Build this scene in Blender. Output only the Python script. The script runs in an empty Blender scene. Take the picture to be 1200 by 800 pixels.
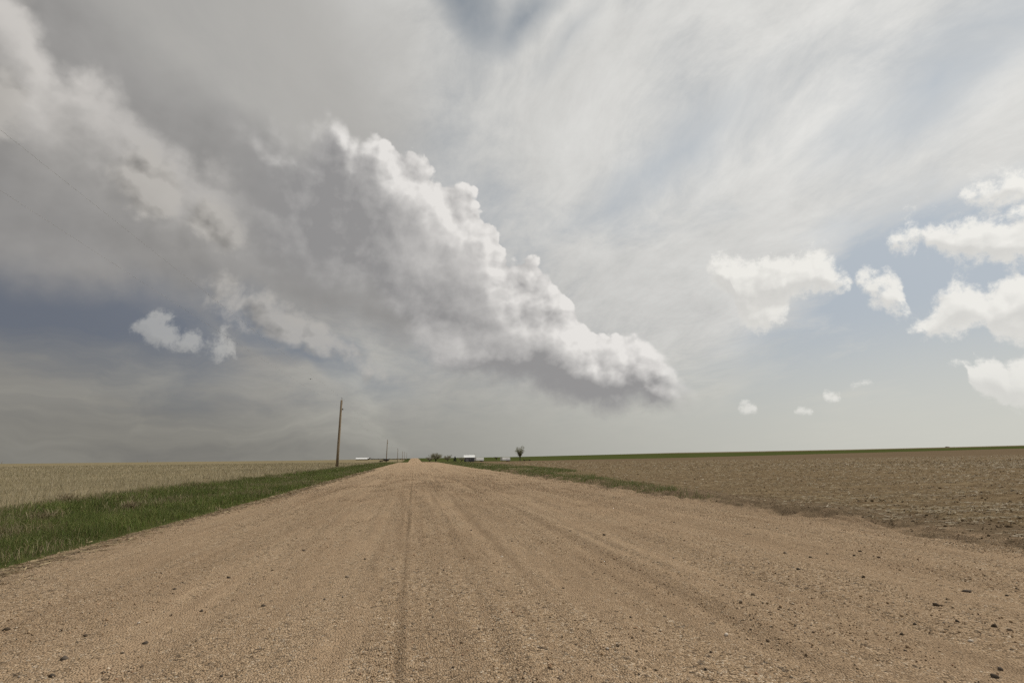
import bpy, math, random
import numpy as np
from mathutils import Vector, Matrix

# ------------------------------------------------------------------ camera
scene = bpy.context.scene
COL = scene.collection
F_PX = 600.0                       # focal length in photo pixels (1200 wide)
EYE = Vector((0.0, 0.0, 1.15))     # metres above the road
YAW, PITCH, ROLL = math.radians(10.7), math.radians(12.75), math.radians(0.57)
cam_data = bpy.data.cameras.new('camera')
cam_data.sensor_width = 36.0
cam_data.lens = 36.0 * F_PX / 1200.0
cam_data.clip_start = 0.05
cam_data.clip_end = 40000.0
cam = bpy.data.objects.new('camera', cam_data)
COL.objects.link(cam)
CAM_R = (Matrix.Rotation(-YAW, 3, 'Z') @ Matrix.Rotation(math.pi / 2 + PITCH, 3, 'X')
         @ Matrix.Rotation(-ROLL, 3, 'Z'))
cam.matrix_world = Matrix.Translation(EYE) @ CAM_R.to_4x4()
scene.camera = cam


def ray(px, py):
    """direction of a photo pixel in the world"""
    return (CAM_R @ Vector(((px - 600.0) / F_PX, (400.0 - py) / F_PX, -1.0))).normalized()


def az_el(px, py):
    d = ray(px, py)
    return math.degrees(math.atan2(d.x, d.y)), math.degrees(math.asin(d.z))


# ------------------------------------------------------------------ sun and render settings
SUN_AZ, SUN_EL = math.radians(78.0), math.radians(47.0)
SUN_DIR = Vector((math.sin(SUN_AZ) * math.cos(SUN_EL), math.cos(SUN_AZ) * math.cos(SUN_EL), math.sin(SUN_EL)))
sun_data = bpy.data.lights.new('sun', 'SUN')
sun_data.energy = 2.7
sun_data.angle = math.radians(0.9)
sun_data.color = (1.0, 0.925, 0.81)
sun = bpy.data.objects.new('sun', sun_data)
sun.rotation_euler = SUN_DIR.to_track_quat('Z', 'Y').to_euler()
COL.objects.link(sun)

scene.view_settings.view_transform = 'Standard'
scene.view_settings.look = 'None'
scene.view_settings.exposure = 0.0
scene.view_settings.gamma = 1.0
scene.view_settings.use_curve_mapping = False
scene.render.engine = 'CYCLES'
scene.cycles.max_bounces = 4
scene.cycles.diffuse_bounces = 2
scene.cycles.glossy_bounces = 1
scene.cycles.transmission_bounces = 2
scene.cycles.sample_clamp_indirect = 2.0
scene.cycles.use_adaptive_sampling = True
scene.cycles.adaptive_threshold = 0.015
scene.cycles.adaptive_min_samples = 16
scene.cycles.use_denoising = False


# ------------------------------------------------------------------ node expression helper
def lin(c):
    return tuple(((v / 255.0) / 12.92 if v / 255.0 < 0.04045 else ((v / 255.0 + 0.055) / 1.055) ** 2.4) for v in c)


class G:
    """builds shader nodes from arithmetic on sockets"""

    def __init__(self, tree):
        self.t = tree

    def node(self, kind, **kw):
        n = self.t.nodes.new(kind)
        for k, v in kw.items():
            setattr(n, k, v)
        return n

    def put(self, sock, v):
        if isinstance(v, S):
            self.t.links.new(v.s, sock)
        elif v is not None:
            if isinstance(v, (tuple, list)) and sock.type == 'RGBA' and len(v) == 3:
                v = (*v, 1.0)
            sock.default_value = v

    def math(self, op, *a, clamp=False):
        n = self.node('ShaderNodeMath', operation=op, use_clamp=clamp)
        for i, v in enumerate(a):
            self.put(n.inputs[i], v)
        return S(self, n.outputs[0])

    def vec(self, op, a, b=None, scale=None):
        n = self.node('ShaderNodeVectorMath', operation=op)
        self.put(n.inputs[0], a)
        if b is not None:
            self.put(n.inputs[1], b)
        if scale is not None:
            self.put(n.inputs['Scale'], scale)
        return S(self, n.outputs['Value' if op in ('LENGTH', 'DOT_PRODUCT', 'DISTANCE') else 'Vector'])

    def xyz(self, x, y, z):
        n = self.node('ShaderNodeCombineXYZ')
        for i, v in enumerate((x, y, z)):
            self.put(n.inputs[i], v)
        return S(self, n.outputs[0])

    def split(self, v):
        n = self.node('ShaderNodeSeparateXYZ')
        self.put(n.inputs[0], v)
        return [S(self, o) for o in n.outputs]

    def smooth(self, x, a, b, lo=0.0, hi=1.0):
        n = self.node('ShaderNodeMapRange', interpolation_type='SMOOTHSTEP')
        for k, v in zip(('Value', 'From Min', 'From Max', 'To Min', 'To Max'), (x, a, b, lo, hi)):
            self.put(n.inputs[k], v)
        return S(self, n.outputs[0])

    def linear(self, x, a, b, lo=0.0, hi=1.0):
        n = self.node('ShaderNodeMapRange', interpolation_type='LINEAR', clamp=True)
        for k, v in zip(('Value', 'From Min', 'From Max', 'To Min', 'To Max'), (x, a, b, lo, hi)):
            self.put(n.inputs[k], v)
        return S(self, n.outputs[0])

    def mix(self, f, a, b, blend='MIX'):
        n = self.node('ShaderNodeMix', data_type='RGBA', blend_type=blend, clamp_factor=True)
        self.put(n.inputs[0], f)
        self.put(n.inputs[6], a)
        self.put(n.inputs[7], b)
        return S(self, n.outputs[2])

    def noise(self, v, scale=1.0, detail=4.0, rough=0.5, lac=2.0, dist=0.0, color=False, dim='3D'):
        n = self.node('ShaderNodeTexNoise', noise_dimensions=dim)
        self.put(n.inputs['Vector'], v)
        for k, x in (('Scale', scale), ('Detail', detail), ('Roughness', rough), ('Lacunarity', lac), ('Distortion', dist)):
            self.put(n.inputs[k], x)
        return S(self, n.outputs['Color' if color else 'Fac'])

    def voronoi(self, v, scale=1.0, detail=0.0, rough=0.5, feature='F1', out='Distance', rand=1.0, smooth=None, dim='3D'):
        n = self.node('ShaderNodeTexVoronoi', feature=feature, voronoi_dimensions=dim)
        self.put(n.inputs['Vector'], v)
        self.put(n.inputs['Scale'], scale)
        if 'Detail' in n.inputs:
            self.put(n.inputs['Detail'], detail)
            self.put(n.inputs['Roughness'], rough)
        if smooth is not None:
            self.put(n.inputs['Smoothness'], smooth)
        self.put(n.inputs['Randomness'], rand)
        return S(self, n.outputs[out])

    def curve(self, x, pts, x0, x1, y0, y1, straight=False):
        """y as a function of x through the given points"""
        n = self.node('ShaderNodeFloatCurve')
        c = n.mapping.curves[0]
        P = [((px - x0) / (x1 - x0), (py - y0) / (y1 - y0)) for px, py in pts]
        c.points[0].location = P[0]
        c.points[1].location = P[-1]
        for p in P[1:-1]:
            c.points.new(*p)
        for p in c.points:
            p.handle_type = 'VECTOR' if straight else 'AUTO'
        n.mapping.update()
        self.put(n.inputs['Value'], self.linear(x, x0, x1))
        return S(self, n.outputs[0]) * (y1 - y0) + y0

    def ramp(self, x, stops, interp='LINEAR'):
        n = self.node('ShaderNodeValToRGB')
        r = n.color_ramp
        r.interpolation = interp
        while len(r.elements) < len(stops):
            r.elements.new(0.5)
        for e, (p, c) in zip(r.elements, stops):
            e.position = p
            e.color = (*c, 1.0)
        self.put(n.inputs[0], x)
        return S(self, n.outputs[0])


class S:
    def __init__(self, g, s):
        self.g, self.s = g, s

    def _m(self, op, o, rev=False):
        return self.g.math(op, o, self) if rev else self.g.math(op, self, o)

    def __add__(self, o): return self._m('ADD', o)
    def __radd__(self, o): return self._m('ADD', o)
    def __sub__(self, o): return self._m('SUBTRACT', o)
    def __rsub__(self, o): return self._m('SUBTRACT', o, True)
    def __mul__(self, o): return self._m('MULTIPLY', o)
    def __rmul__(self, o): return self._m('MULTIPLY', o)
    def __truediv__(self, o): return self._m('DIVIDE', o)
    def __rtruediv__(self, o): return self._m('DIVIDE', o, True)
    def min(self, o): return self._m('MINIMUM', o)
    def max(self, o): return self._m('MAXIMUM', o)
    def pow(self, o): return self._m('POWER', o)
    def clamp(self): return self.g.math('ADD', self, 0.0, clamp=True)
    def smin(self, o, k): return self.g.math('SMOOTH_MIN', self, o, k)
    def smax(self, o, k): return self.g.math('SMOOTH_MAX', self, o, k)

# ------------------------------------------------------------------ sky: clear air, haze, cirrus sheet and cumulus
world = bpy.data.worlds.new('World')
scene.world = world
world.use_nodes = True
world.node_tree.nodes.clear()
world.cycles.sampling_method = 'NONE'


def build_sky():
    g = G(world.node_tree)
    tc = g.node('ShaderNodeTexCoord')
    D = S(g, tc.outputs['Generated'])
    D = g.vec('NORMALIZE', D)
    sunv = tuple(SUN_DIR)

    def az_el_of(d):
        x, y, z = g.split(d)
        return g.math('ARCTAN2', x, y) * 57.29578, g.math('ARCSINE', z) * 57.29578

    dx, dy, dz = g.split(D)
    u, v = az_el_of(D)
    UV = g.xyz(u, v, 0.0)

    def blob(p, px, py, rx, ry, rot=0.0, power=2.0):
        """1 at the centre, 0 on the rim of an ellipse given at a photo pixel (radii in degrees)"""
        a, e = az_el(px, py)
        m = g.node('ShaderNodeMapping', vector_type='TEXTURE')
        g.put(m.inputs['Vector'], p)
        m.inputs['Location'].default_value = (a, e, 0)
        m.inputs['Rotation'].default_value = (0, 0, math.radians(rot))
        m.inputs['Scale'].default_value = (rx, ry, 1)
        return 1.0 - g.vec('LENGTH', S(g, m.outputs[0]))

    def union(lst, k=0.25):
        r = lst[0]
        for b in lst[1:]:
            r = r.smax(b, k)
        return r

    def gray(c, s):
        return g.vec('SCALE', c, scale=s)

    # ---- brightness of lit air and cloud: forward scattering makes the sunward side brighter
    cosS = g.vec('DOT_PRODUCT', D, sunv)
    sunny = g.smooth(cosS, -0.15, 0.95)                   # 0 away from the sun .. 1 towards it

    # ---- noises on the sphere of directions
    warp = g.vec('SUBTRACT', g.noise(D, 5.0, 3.0, 0.55, color=True), (0.5, 0.5, 0.5))
    Dw = g.vec('ADD', D, g.vec('SCALE', warp, scale=0.10))
    uw, vw = az_el_of(Dw)
    UVw = g.xyz(uw, vw, 0.0)
    warp2 = g.vec('SUBTRACT', g.noise(UV, 0.38, 4.0, 0.6, color=True, dim='2D'), (0.5, 0.5, 0.5))
    Df = g.vec('ADD', D, g.vec('SCALE', warp2, scale=0.013))
    uf, vf = az_el_of(Df)
    UVf = g.xyz(uf, vf, 0.0)
    soft = g.noise(Dw, 3.2, 6.0, 0.55)

    # ---- clear air
    sky = g.node('ShaderNodeTexSky', sky_type='NISHITA')
    sky.sun_disc = False
    sky.sun_elevation = SUN_EL
    sky.sun_rotation = SUN_AZ
    sky.altitude = 1300.0
    sky.air_density = 1.0
    sky.dust_density = 3.0
    sky.ozone_density = 1.0
    clear = S(g, sky.outputs[0])
    thin = g.mix(sunny, tuple(10 * x for x in lin((103, 107, 116))), tuple(10 * x for x in lin((184, 192, 199))))
    thin = gray(thin, g.smooth(v, 26.0, 50.0, 1.0, 0.62))       # thinner air overhead is darker
    c = g.mix(0.94, clear, thin)

    # ---- high cirrus / altostratus sheet, streaks run along the road's direction
    inv = 1.0 / (dz.max(0.0) + 0.16)
    qx, qy = dx * inv, dy * inv
    ca, sa = math.cos(math.radians(-8)), math.sin(math.radians(-8))
    px_, py_ = qx * ca - qy * sa, qx * sa + qy * ca
    Q = g.xyz(px_, py_, 0.0)
    qw = g.vec('SUBTRACT', g.noise(Q, 1.1, 3.0, 0.5, color=True, dim='2D'), (0.5, 0.5, 0.5))
    Qs = g.vec('ADD', g.xyz(px_ * 1.6, py_ * 0.95, 3.7), g.vec('SCALE', qw, scale=0.7))
    streak = g.noise(Qs, 1.0, 8.0, 0.62, dist=0.1, dim='2D')
    Qf = g.vec('ADD', g.xyz(px_ * 4.6, py_ * 3.0, 1.1), g.vec('SCALE', qw, scale=1.2))
    fine = g.noise(Qf, 1.0, 7.0, 0.68, dist=0.1, dim='2D')
    gaps = union([blob(UVw, 605, 25, 8.0, 3.2, 25) * 0.85, blob(UVw, 545, 5, 8.0, 4.0, -25) * 0.9, blob(UVw, 660, 55, 8.0, 2.2, 35) * 0.6,          # blue windows in the sheet
                  blob(UVw, 800, 175, 17, 4.2, 24) * 0.42,
                  blob(UVw, 1120, 85, 16, 4.6, 22) * 0.5,
                  blob(UVw, 930, 300, 14, 2.0, 16) * 0.5,
                  blob(UVw, 1100, 330, 15, 10.0, 6) * 1.9,
                  blob(UVw, 1130, 400, 24, 9.0, 0) * 1.5,
                  blob(UVw, 950, 455, 17, 5.0, 20) * 1.3,
                  blob(UVw, 60, 330, 21, 8.0, -32) * 1.9,
                  blob(UVw, 350, 400, 15, 3.2, -24) * 1.6], 0.2)
    body = union([blob(UVw, 640, 130, 14, 12, 0), blob(UVw, 830, 320, 17, 9, 20), blob(UVw, 430, 60, 14, 10, 0),
                  blob(UVw, 1150, 195, 20, 4.0, 20)], 0.3)
    cov = (streak - 0.5) * 1.25 + (fine - 0.5) * 0.8 + 0.36 + body.max(0.0) * 0.42 - gaps.max(0.0) * (fine * 2.4 - 0.30).max(0.15)
    cir = g.smooth(cov, -0.46, 0.58)
    cir_c = g.mix(sunny, tuple(10 * x for x in lin((140, 138, 135))), tuple(10 * x for x in lin((226, 225, 221))))
    cir_c = gray(cir_c, 0.95 + (fine - 0.5) * 0.4)
    c = g.mix(cir * 0.93, c, cir_c)

    # a thicker, greyer part of the sheet towards the mass
    thick = union([blob(UVw, 250, 20, 26, 13, -12), blob(UVw, 330, 110, 20, 9, -14)], 0.3) + (soft - 0.5) * 0.6
    c = g.mix(g.smooth(thick, -0.05, 0.6) * 0.75, c, tuple(10 * x for x in lin((172, 170, 166))))

    # ---- pale veil of low haze
    hz_c = g.mix(sunny, tuple(10 * x for x in lin((120, 118, 112))), tuple(10 * x for x in lin((207, 207, 198))))
    strat = g.noise(g.vec('ADD', g.xyz(uw * 0.045, vw * 0.22, 5.0), g.vec('SCALE', warp, scale=0.9)), 1.0, 6.0, 0.6, dim='2D')
    left = g.smooth(u, 8.0, -6.0)
    hz_amt = g.smooth(v, 15.0, 1.0) * 0.92
    hz = (hz_amt + (strat - 0.5) * 1.1 * left).clamp() * g.smooth(v, 21.0, 8.0)
    hz_lit = gray(hz_c, 1.10 + (strat - 0.5) * 1.1 * left + g.smooth(v, 0.5, 9.0) * (0.30 + g.smooth(u, -34.0, -10.0) * 0.28) * left)
    c = g.mix(hz, c, hz_lit)

    # ---- cauliflower relief shared by the cumulus
    def billow(uu, vv):
        return 0.60 - g.voronoi(g.xyz(uu * 0.85, vv, 0.0), 0.20, 3.4, 0.5, dim='2D')

    wisp = g.noise(UVw, 0.42, 6.0, 0.66, dim='2D') - 0.5

    sunT = 0.020
    Ds = g.vec('NORMALIZE', g.vec('ADD', Df, tuple(sunT * x for x in sunv)))
    usf, vsf = az_el_of(Ds)
    bil, bil_s = billow(uf, vf), billow(usf, vsf)

    def lobes(uu, vv):
        return 0.60 - g.voronoi(g.xyz(uu * 0.85, vv, 3.0), 0.115, 0.0, dim='2D')

    lob = lobes(uf, vf)
    lob_s = lobes(uf + (usf - uf) * 2.4, vf + (vsf - vf) * 2.4)
    rag = g.noise(UVf, 0.95, 5.0, 0.7, dim='2D') - 0.5

    def crv(pts):
        return [az_el(*p) for p in pts]

    # ---- soft grey mass behind and left of the tower
    gm = union([blob(UVw, 130, 190, 22, 10.5, -16), blob(UVw, 330, 270, 20, 8.5, -26), blob(UVw, -150, 60, 30, 14, -10),
                blob(UVw, 470, 330, 10, 8, -26)], 0.35)
    gmd = gm + (soft - 0.5) * 0.9 + bil * 0.05
    gma = g.smooth(gmd, -0.02, 0.38)
    gcol = g.mix(sunny, tuple(10 * x for x in lin((140, 138, 136))), tuple(10 * x for x in lin((172, 171, 169))))
    gcol = gray(gcol, 1.0 + (soft - 0.5) * 0.7 + (lob - lob_s) * 0.14 + (bil - bil_s) * 0.12)
    c = g.mix(gma * 0.96, c, gcol)

    # sunlit shoulder of the mass, high on the left
    U2, U3 = az_el(-120, 60)[0], az_el(330, 230)[0]
    shp = sorted(crv([(-120, -60), (-40, -40), (20, -30), (42, 5), (52, 38), (78, 62), (112, 70), (132, 100), (165, 135), (230, 180), (330, 225)]))
    sh_t = g.curve(uf, shp, U2, U3, 0.0, 45.0)
    sh_t2 = g.curve(usf, shp, U2, U3, 0.0, 45.0)
    sd1 = sh_t - vf + 1.0 + bil * 2.8 + wisp * 1.5
    sd2 = sh_t2 - vsf + 1.0 + bil_s * 2.8 + wisp * 1.5
    sa_ = g.smooth(sd1, 0.0, 3.2) * g.smooth(sd1, 15.0, 3.0) * g.smooth(u, U3, U3 - 9.0)
    slit = (0.98 - g.smooth(sd2, 1.2, 8.0) * 0.75 + (bil - bil_s) * 0.25 + (lob - lob_s) * 0.25).clamp()
    c = g.mix(sa_ * (0.5 + g.smooth(u, -26.0, -36.0) * 0.35), c, g.mix(slit, tuple(10 * x for x in lin((140, 138, 135))), tuple(10 * x for x in lin((208, 204, 199)))))

    # paler wisps lit through below it
    wsp = union([blob(UVf, 180, 220, 4.8, 3.4, -30), blob(UVf, 250, 262, 4.8, 2.7, -25), blob(UVw, 5, 112, 3, 3.2, 0),
                 blob(UVw, 350, 390, 13, 2.6, -20) * 0.8], 0.2)
    wspd = wsp + bil * 0.5 + wisp * 0.9 + 0.05
    wa = g.smooth(wspd, 0.0, 0.60)
    wcol = gray(tuple(10 * x for x in lin((186, 182, 176))), (0.95 + (bil - bil_s) * 0.9).clamp())
    c = g.mix(wa * 0.70, c, wcol)

    # ---- the cumulus tower: upper and lower outline against azimuth
    top = crv([(235, 140), (262, 118), (300, 126), (345, 150), (375, 135), (388, 114), (404, 122), (420, 155), (445, 152), (462, 172), (492, 190),
               (525, 208), (548, 228), (575, 262), (592, 300), (622, 318), (655, 340), (682, 372), (705, 392), (735, 400),
               (757, 410), (778, 420), (796, 436), (812, 456), (826, 482)])
    bot = crv([(235, 180), (300, 330), (360, 350), (430, 358), (465, 378), (490, 408), (515, 438), (550, 450), (600, 458),
               (640, 470), (690, 481), (750, 479), (800, 478), (826, 483)])
    u0, u1 = az_el(235, 160)[0], az_el(826, 480)[0]
    bot = [(max(u0, min(u1, a)), e) for a, e in bot]
    top = [(max(u0, min(u1, a)), e) for a, e in top]

    def tower(uu, vv):
        t = g.curve(uu, top, u0, u1, 0.0, 45.0)
        b = g.curve(uu, bot, u0, u1, 0.0, 45.0)
        return (t - vv), (vv - b), (uu - u0).min(u1 - uu)

    t1, b1, s1 = tower(uf, vf)
    t2, b2, s2 = tower(usf, vsf)
    dt1 = t1.min(s1 * 1.2) + 0.7 + bil * 3.2 + lob * 2.2 + wisp * 0.5 + rag * 0.5
    dt2 = t2.min(s2 * 1.2) + 0.7 + bil_s * 3.2 + lob_s * 2.2 + wisp * 0.5 + rag * 0.5
    db = b1 + (soft - 0.5) * 4.0 + bil * 1.5 + wisp * 2.0
    wdt = g.smooth(u, -3.0, -14.0, 0.55, 6.0) + g.smooth(u, 22.0, 29.0) * 1.4
    ta = g.smooth(dt1 / wdt, 0.0, 1.0) * g.smooth(db, -0.8, g.smooth(u, -2.0, -10.0, 2.2, 5.0))
    ta = ta * g.smooth(u, -23.0, -12.0) * g.smooth(u, u1 + 0.5, u1 - 5.0)
    # light: thin towards the sun = bright; deep inside or near the flat base = grey
    right = g.smooth(u, -14.0, 4.0)
    deep = g.smooth(dt2 + (soft - 0.5) * 5.0, 0.4, 4.0 + right * 4.5)
    bump = (bil - bil_s) * (0.20 + 0.56 * (1.0 - deep)) + (lob - lob_s) * (0.28 + 0.10 * right) + rag * 0.10
    base = g.smooth(v + (soft - 0.5) * 7.0 + bil * 2.5 + wisp * 2.0, 12.0, 6.5) * g.smooth(u, -6.0, 3.0) * g.smooth(dt1, 0.6, 3.0)
    lit = (0.83 + right * 0.08 - deep * 0.46 + bump - base * 0.40 - (1.0 - right) * 0.12 + wisp * 0.16 + (soft - 0.5) * 0.45).max(0.24).clamp()
    tcol = g.mix(lit, tuple(10 * x for x in lin((108, 108, 111))), tuple(10 * x for x in lin((230, 227, 223))))
    tcol = gray(tcol, 0.84 + sunny * 0.24)
    c = g.mix(ta, c, tcol)

    # ---- fair-weather cumulus: each layer has an upper and a lower outline against azimuth
    R0, R1, L0, L1 = 28.0, 68.0, -36.0, -14.0
    layers = [
        (R0, R1, [(1020, 328, 1.3, 1.8), (1036, 346, 1.7, 3.0), (1054, 368, 1.2, 1.4), (1150, 222, 1.6, 1.8), (1172, 226, 2.4, 2.3), (1200, 222, 2.2, 1.6), (1250, 215, 3.0, 2.0)]),
        (R0, R1, [(900, 340, 3.4, 4.4), (858, 318, 2.8, 2.2), (880, 330, 3.0, 3.2), (940, 330, 3.2, 3.6), (895, 372, 2.6, 2.0), (966, 335, 2.2, 2.4), (1056, 282, 1.2, 0.8), (1076, 270, 1.6, 0.9),
                  (1098, 266, 1.6, 1.1), (1120, 280, 2.2, 2.2), (1146, 292, 2.4, 2.6), (1176, 286, 2.8, 3.0), (1212, 278, 3.4, 3.4), (1255, 300, 4.5, 3.2)]),
        (R0, R1, [(1068, 392, 1.8, 1.2), (1092, 387, 1.8, 1.6), (1112, 378, 1.7, 2.2), (1132, 366, 1.9, 2.5), (1154, 374, 1.1, 1.5),
                  (1180, 350, 1.2, 2.6), (1204, 352, 2.0, 3.6), (1196, 388, 1.8, 2.2), (1250, 380, 4.0, 2.6)]),
        (R0, R1, [(1122, 425, 1.2, 0.9), (1154, 419, 1.0, 0.7), (1176, 452, 2.0, 1.8), (1202, 456, 2.2, 2.6), (1250, 470, 3.0, 1.2),
                  (943, 482, 0.9, 0.5), (875, 479, 1.0, 0.5), (1010, 450, 0.9, 0.6), (975, 466, 0.8, 0.45), (910, 466, 0.8, 0.4)]),
        (L0, L1, [(182, 390, 2.2, 1.7), (202, 408, 2.4, 1.0), (228, 388, 0.8, 0.7), (256, 404, 1.6, 1.5), (266, 418, 1.4, 0.7)])]

    def outline(x0, x1, ell, n=120):
        E = [(*az_el(x, y), rx, ry) for x, y, rx, ry in ell]
        tp, bt = [], []
        for i in range(n + 1):
            a = x0 + (x1 - x0) * i / n
            hit = [(e + ry * math.sqrt(1 - ((a - c0) / rx) ** 2), e - ry * 0.75 * math.sqrt(1 - ((a - c0) / rx) ** 2))
                   for c0, e, rx, ry in E if abs(a - c0) < rx]
            if hit:
                tp.append((a, max(h[0] for h in hit)))
                bt.append((a, min(h[1] for h in hit)))
            else:
                k = min(E, key=lambda q: abs(a - q[0]) - q[2])
                o = (abs(a - k[0]) - k[2]) * 3.0 + 0.5
                tp.append((a, max(0.0, k[1] - o)))
                bt.append((a, k[1] + o))
        return tp, bt

    LAY = [(x0, x1, *outline(x0, x1, e)) for x0, x1, e in layers]

    def cumuli(uu, vv):
        r = None
        for x0, x1, tp, bt in LAY:
            t = g.curve(uu, tp, x0, x1, 0.0, 30.0, True)
            b = g.curve(uu, bt, x0, x1, 0.0, 30.0, True)
            d = (t - vv).min(vv - b)
            r = d if r is None else r.max(d)
        return r

    amp = g.smooth(v, 0.0, 22.0, 0.7, 3.0)
    f1 = cumuli(uf, vf)
    f2 = cumuli(usf, vsf)
    fd1 = f1 * 1.05 + (bil + 0.20 + wisp * 1.6 + rag * 1.3) * amp
    fd2 = f2 * 1.05 + (bil_s + 0.20 + wisp * 1.6 + rag * 1.3) * amp
    fa = g.smooth(fd1, amp * -0.04, amp * 0.80)
    flit = (0.88 + (fd1 - fd2).max(-0.5) * 0.20 + rag * 0.22 - g.smooth(fd2, 0.9, 4.4) * 0.16).clamp()
    fcol = g.mix(flit, tuple(10 * x for x in lin((150, 150, 150))), tuple(10 * x for x in lin((238, 236, 230))))
    fcol = gray(fcol, 0.66 + sunny * 0.38)
    fade = g.smooth(v, 0.5, 9.0, 0.45, 0.95) * g.smooth(u, -20.0, 25.0, 0.5, 1.0)
    c = g.mix(fa * fade, c, fcol)

    # below the horizon the air is as hazy as at the horizon
    bg = g.node('ShaderNodeBackground')
    g.put(bg.inputs['Color'], c)
    bg.inputs['Strength'].default_value = 0.1
    out = g.node('ShaderNodeOutputWorld')
    world.node_tree.links.new(bg.outputs[0], out.inputs['Surface'])


build_sky()

# ------------------------------------------------------------------ helpers
rng = np.random.default_rng(7)
random.seed(7)
ATTR = 'tint'


def tag(o, label=None, cat=None, group=None, kind=None):
    for k, v in (('label', label), ('category', cat), ('group', group), ('kind', kind)):
        if v:
            o[k] = v
    return o


def add_obj(name, mesh, parent=None, loc=None):
    o = bpy.data.objects.new(name, mesh)
    COL.objects.link(o)
    if parent is not None:
        o.parent = parent
    if loc is not None:
        o.location = loc
    return o


def make_mesh(name, V, F, mats, tint=None, smooth=False):
    """V (n,3); F list of (m,k) index arrays, one array per polygon size"""
    me = bpy.data.meshes.new(name)
    V = np.asarray(V, dtype=np.float32)
    me.vertices.add(len(V))
    me.vertices.foreach_set('co', V.ravel())
    F = [np.asarray(f, dtype=np.int32) for f in F if len(f)]
    loops = np.concatenate([f.ravel() for f in F])
    tot = np.concatenate([np.full(len(f), f.shape[1], np.int32) for f in F])
    start = np.concatenate([[0], np.cumsum(tot)[:-1]]).astype(np.int32)
    me.loops.add(len(loops))
    me.loops.foreach_set('vertex_index', loops)
    me.polygons.add(len(tot))
    me.polygons.foreach_set('loop_start', start)
    me.polygons.foreach_set('loop_total', tot)
    if smooth:
        me.polygons.foreach_set('use_smooth', np.ones(len(tot), bool))
    if tint is not None:
        a = me.color_attributes.new(ATTR, 'FLOAT_COLOR', 'POINT')
        c = np.ones((len(V), 4), np.float32)
        c[:, :3] = tint
        a.data.foreach_set('color', c.ravel())
    me.update(calc_edges=True)
    for m in (mats if isinstance(mats, (list, tuple)) else [mats]):
        me.materials.append(m)
    return me


def _hash(ix, iy, seed):
    h = (ix.astype(np.int64) * 374761393 + iy.astype(np.int64) * 668265263 + seed * 974711) & 0x7fffffff
    h = ((h ^ (h >> 13)) * 1274126177) & 0x7fffffff
    return ((h ^ (h >> 16)) & 0xffff) / 65535.0


def vnoise(x, y, seed=0):
    x, y = np.asarray(x, float), np.asarray(y, float)
    ix, iy = np.floor(x), np.floor(y)
    fx, fy = x - ix, y - iy
    fx, fy = fx * fx * fx * (fx * (fx * 6 - 15) + 10), fy * fy * fy * (fy * (fy * 6 - 15) + 10)
    a, b = _hash(ix, iy, seed), _hash(ix + 1, iy, seed)
    c, d = _hash(ix, iy + 1, seed), _hash(ix + 1, iy + 1, seed)
    return (a + (b - a) * fx) * (1 - fy) + (c + (d - c) * fx) * fy - 0.5


def fbm(x, y, octv=4, seed=0, gain=0.5):
    r, a, s = 0.0, 1.0, 1.0
    for k in range(octv):
        r = r + a * vnoise(x * s + 17.3 * k, y * s - 9.1 * k, seed + k)
        a *= gain
        s *= 2.03
    return r


def sstep(x, a, b):
    t = np.clip((np.asarray(x, float) - a) / (b - a), 0, 1)
    return t * t * (3 - 2 * t)


# ------------------------------------------------------------------ the lie of the land
AZ = [-180, -60, -12, -4, 0, 5, 10.6, 20, 28, 43.5, 55, 75, 120, 180]
RR = [0, 80, 150, 300, 450, 700, 900, 1500, 5500]
#        0  80  150   300   450   700   900  1500  5500
ZT = [[0, 0, 0.0, 0.05, 0.15, 0.0, -1.0, -6, -60],
      [0, 0, 0.0, 0.05, 0.15, 0.0, -1.0, -6, -60],
      [0, 0, 0.0, 0.05, 0.10, 0.0, -1.0, -6, -60],
      [0, 0, 0.0, -0.70, -0.90, 0.6, 0.4, -4, -60],
      [0, 0, 0.0, -1.30, -1.90, 0.2, 1.5, -3, -60],
      [0, 0, 0.0, -1.25, -1.95, 0.0, 1.7, -2, -60],
      [0, 0, 0.0, -1.10, -1.90, 0.2, 2.1, 0, -50],
      [0, 0, 0.0, -0.60, -1.00, 2.2, 4.2, 3, -40],
      [0, 0, 0.0, -0.30, -0.35, 3.8, 6.2, 5, -40],
      [0, 0, 0.1, 0.70, 2.00, 5.6, 7.6, 7, -40],
      [0, 0, 0.3, 1.60, 3.50, 7.4, 9.6, 9, -40],
      [0, 0, 0.3, 1.60, 3.50, 7.4, 9.6, 9, -40],
      [0, 0, 0.1, 0.50, 1.00, 2.0, 2.0, 0, -50],
      [0, 0, 0.0, 0.05, 0.15, 0.0, -1.0, -6, -60]]
ZT = np.array(ZT)


def land(x, y):
    """broad height of the land"""
    x, y = np.asarray(x, float), np.asarray(y, float)
    r = np.hypot(x, y)
    az = np.degrees(np.arctan2(x, y))
    cols = [np.interp(az, AZ, ZT[:, k]) for k in range(len(RR))]
    z = np.zeros_like(r)
    for k in range(len(RR) - 1):
        m = (r >= RR[k]) & ((r < RR[k + 1]) if k < len(RR) - 2 else True)
        t = (r - RR[k]) / (RR[k + 1] - RR[k])
        t = 0.5 * t + 0.5 * t * t * (3 - 2 * t)
        z = np.where(m, cols[k] + (cols[k + 1] - cols[k]) * t, z)
    return z


def road_left(y):
    return -4.45 + 0.22 * fbm(y * 0.45, 3.3, 3, 11) + 0.12 * fbm(y * 2.1, 8.3, 2, 12)


def road_right(y):
    return 7.05 + 0.25 * fbm(y * 0.4, 5.3, 3, 13)


ROAD_X0, ROAD_X1 = -5.0, 8.9


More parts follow.
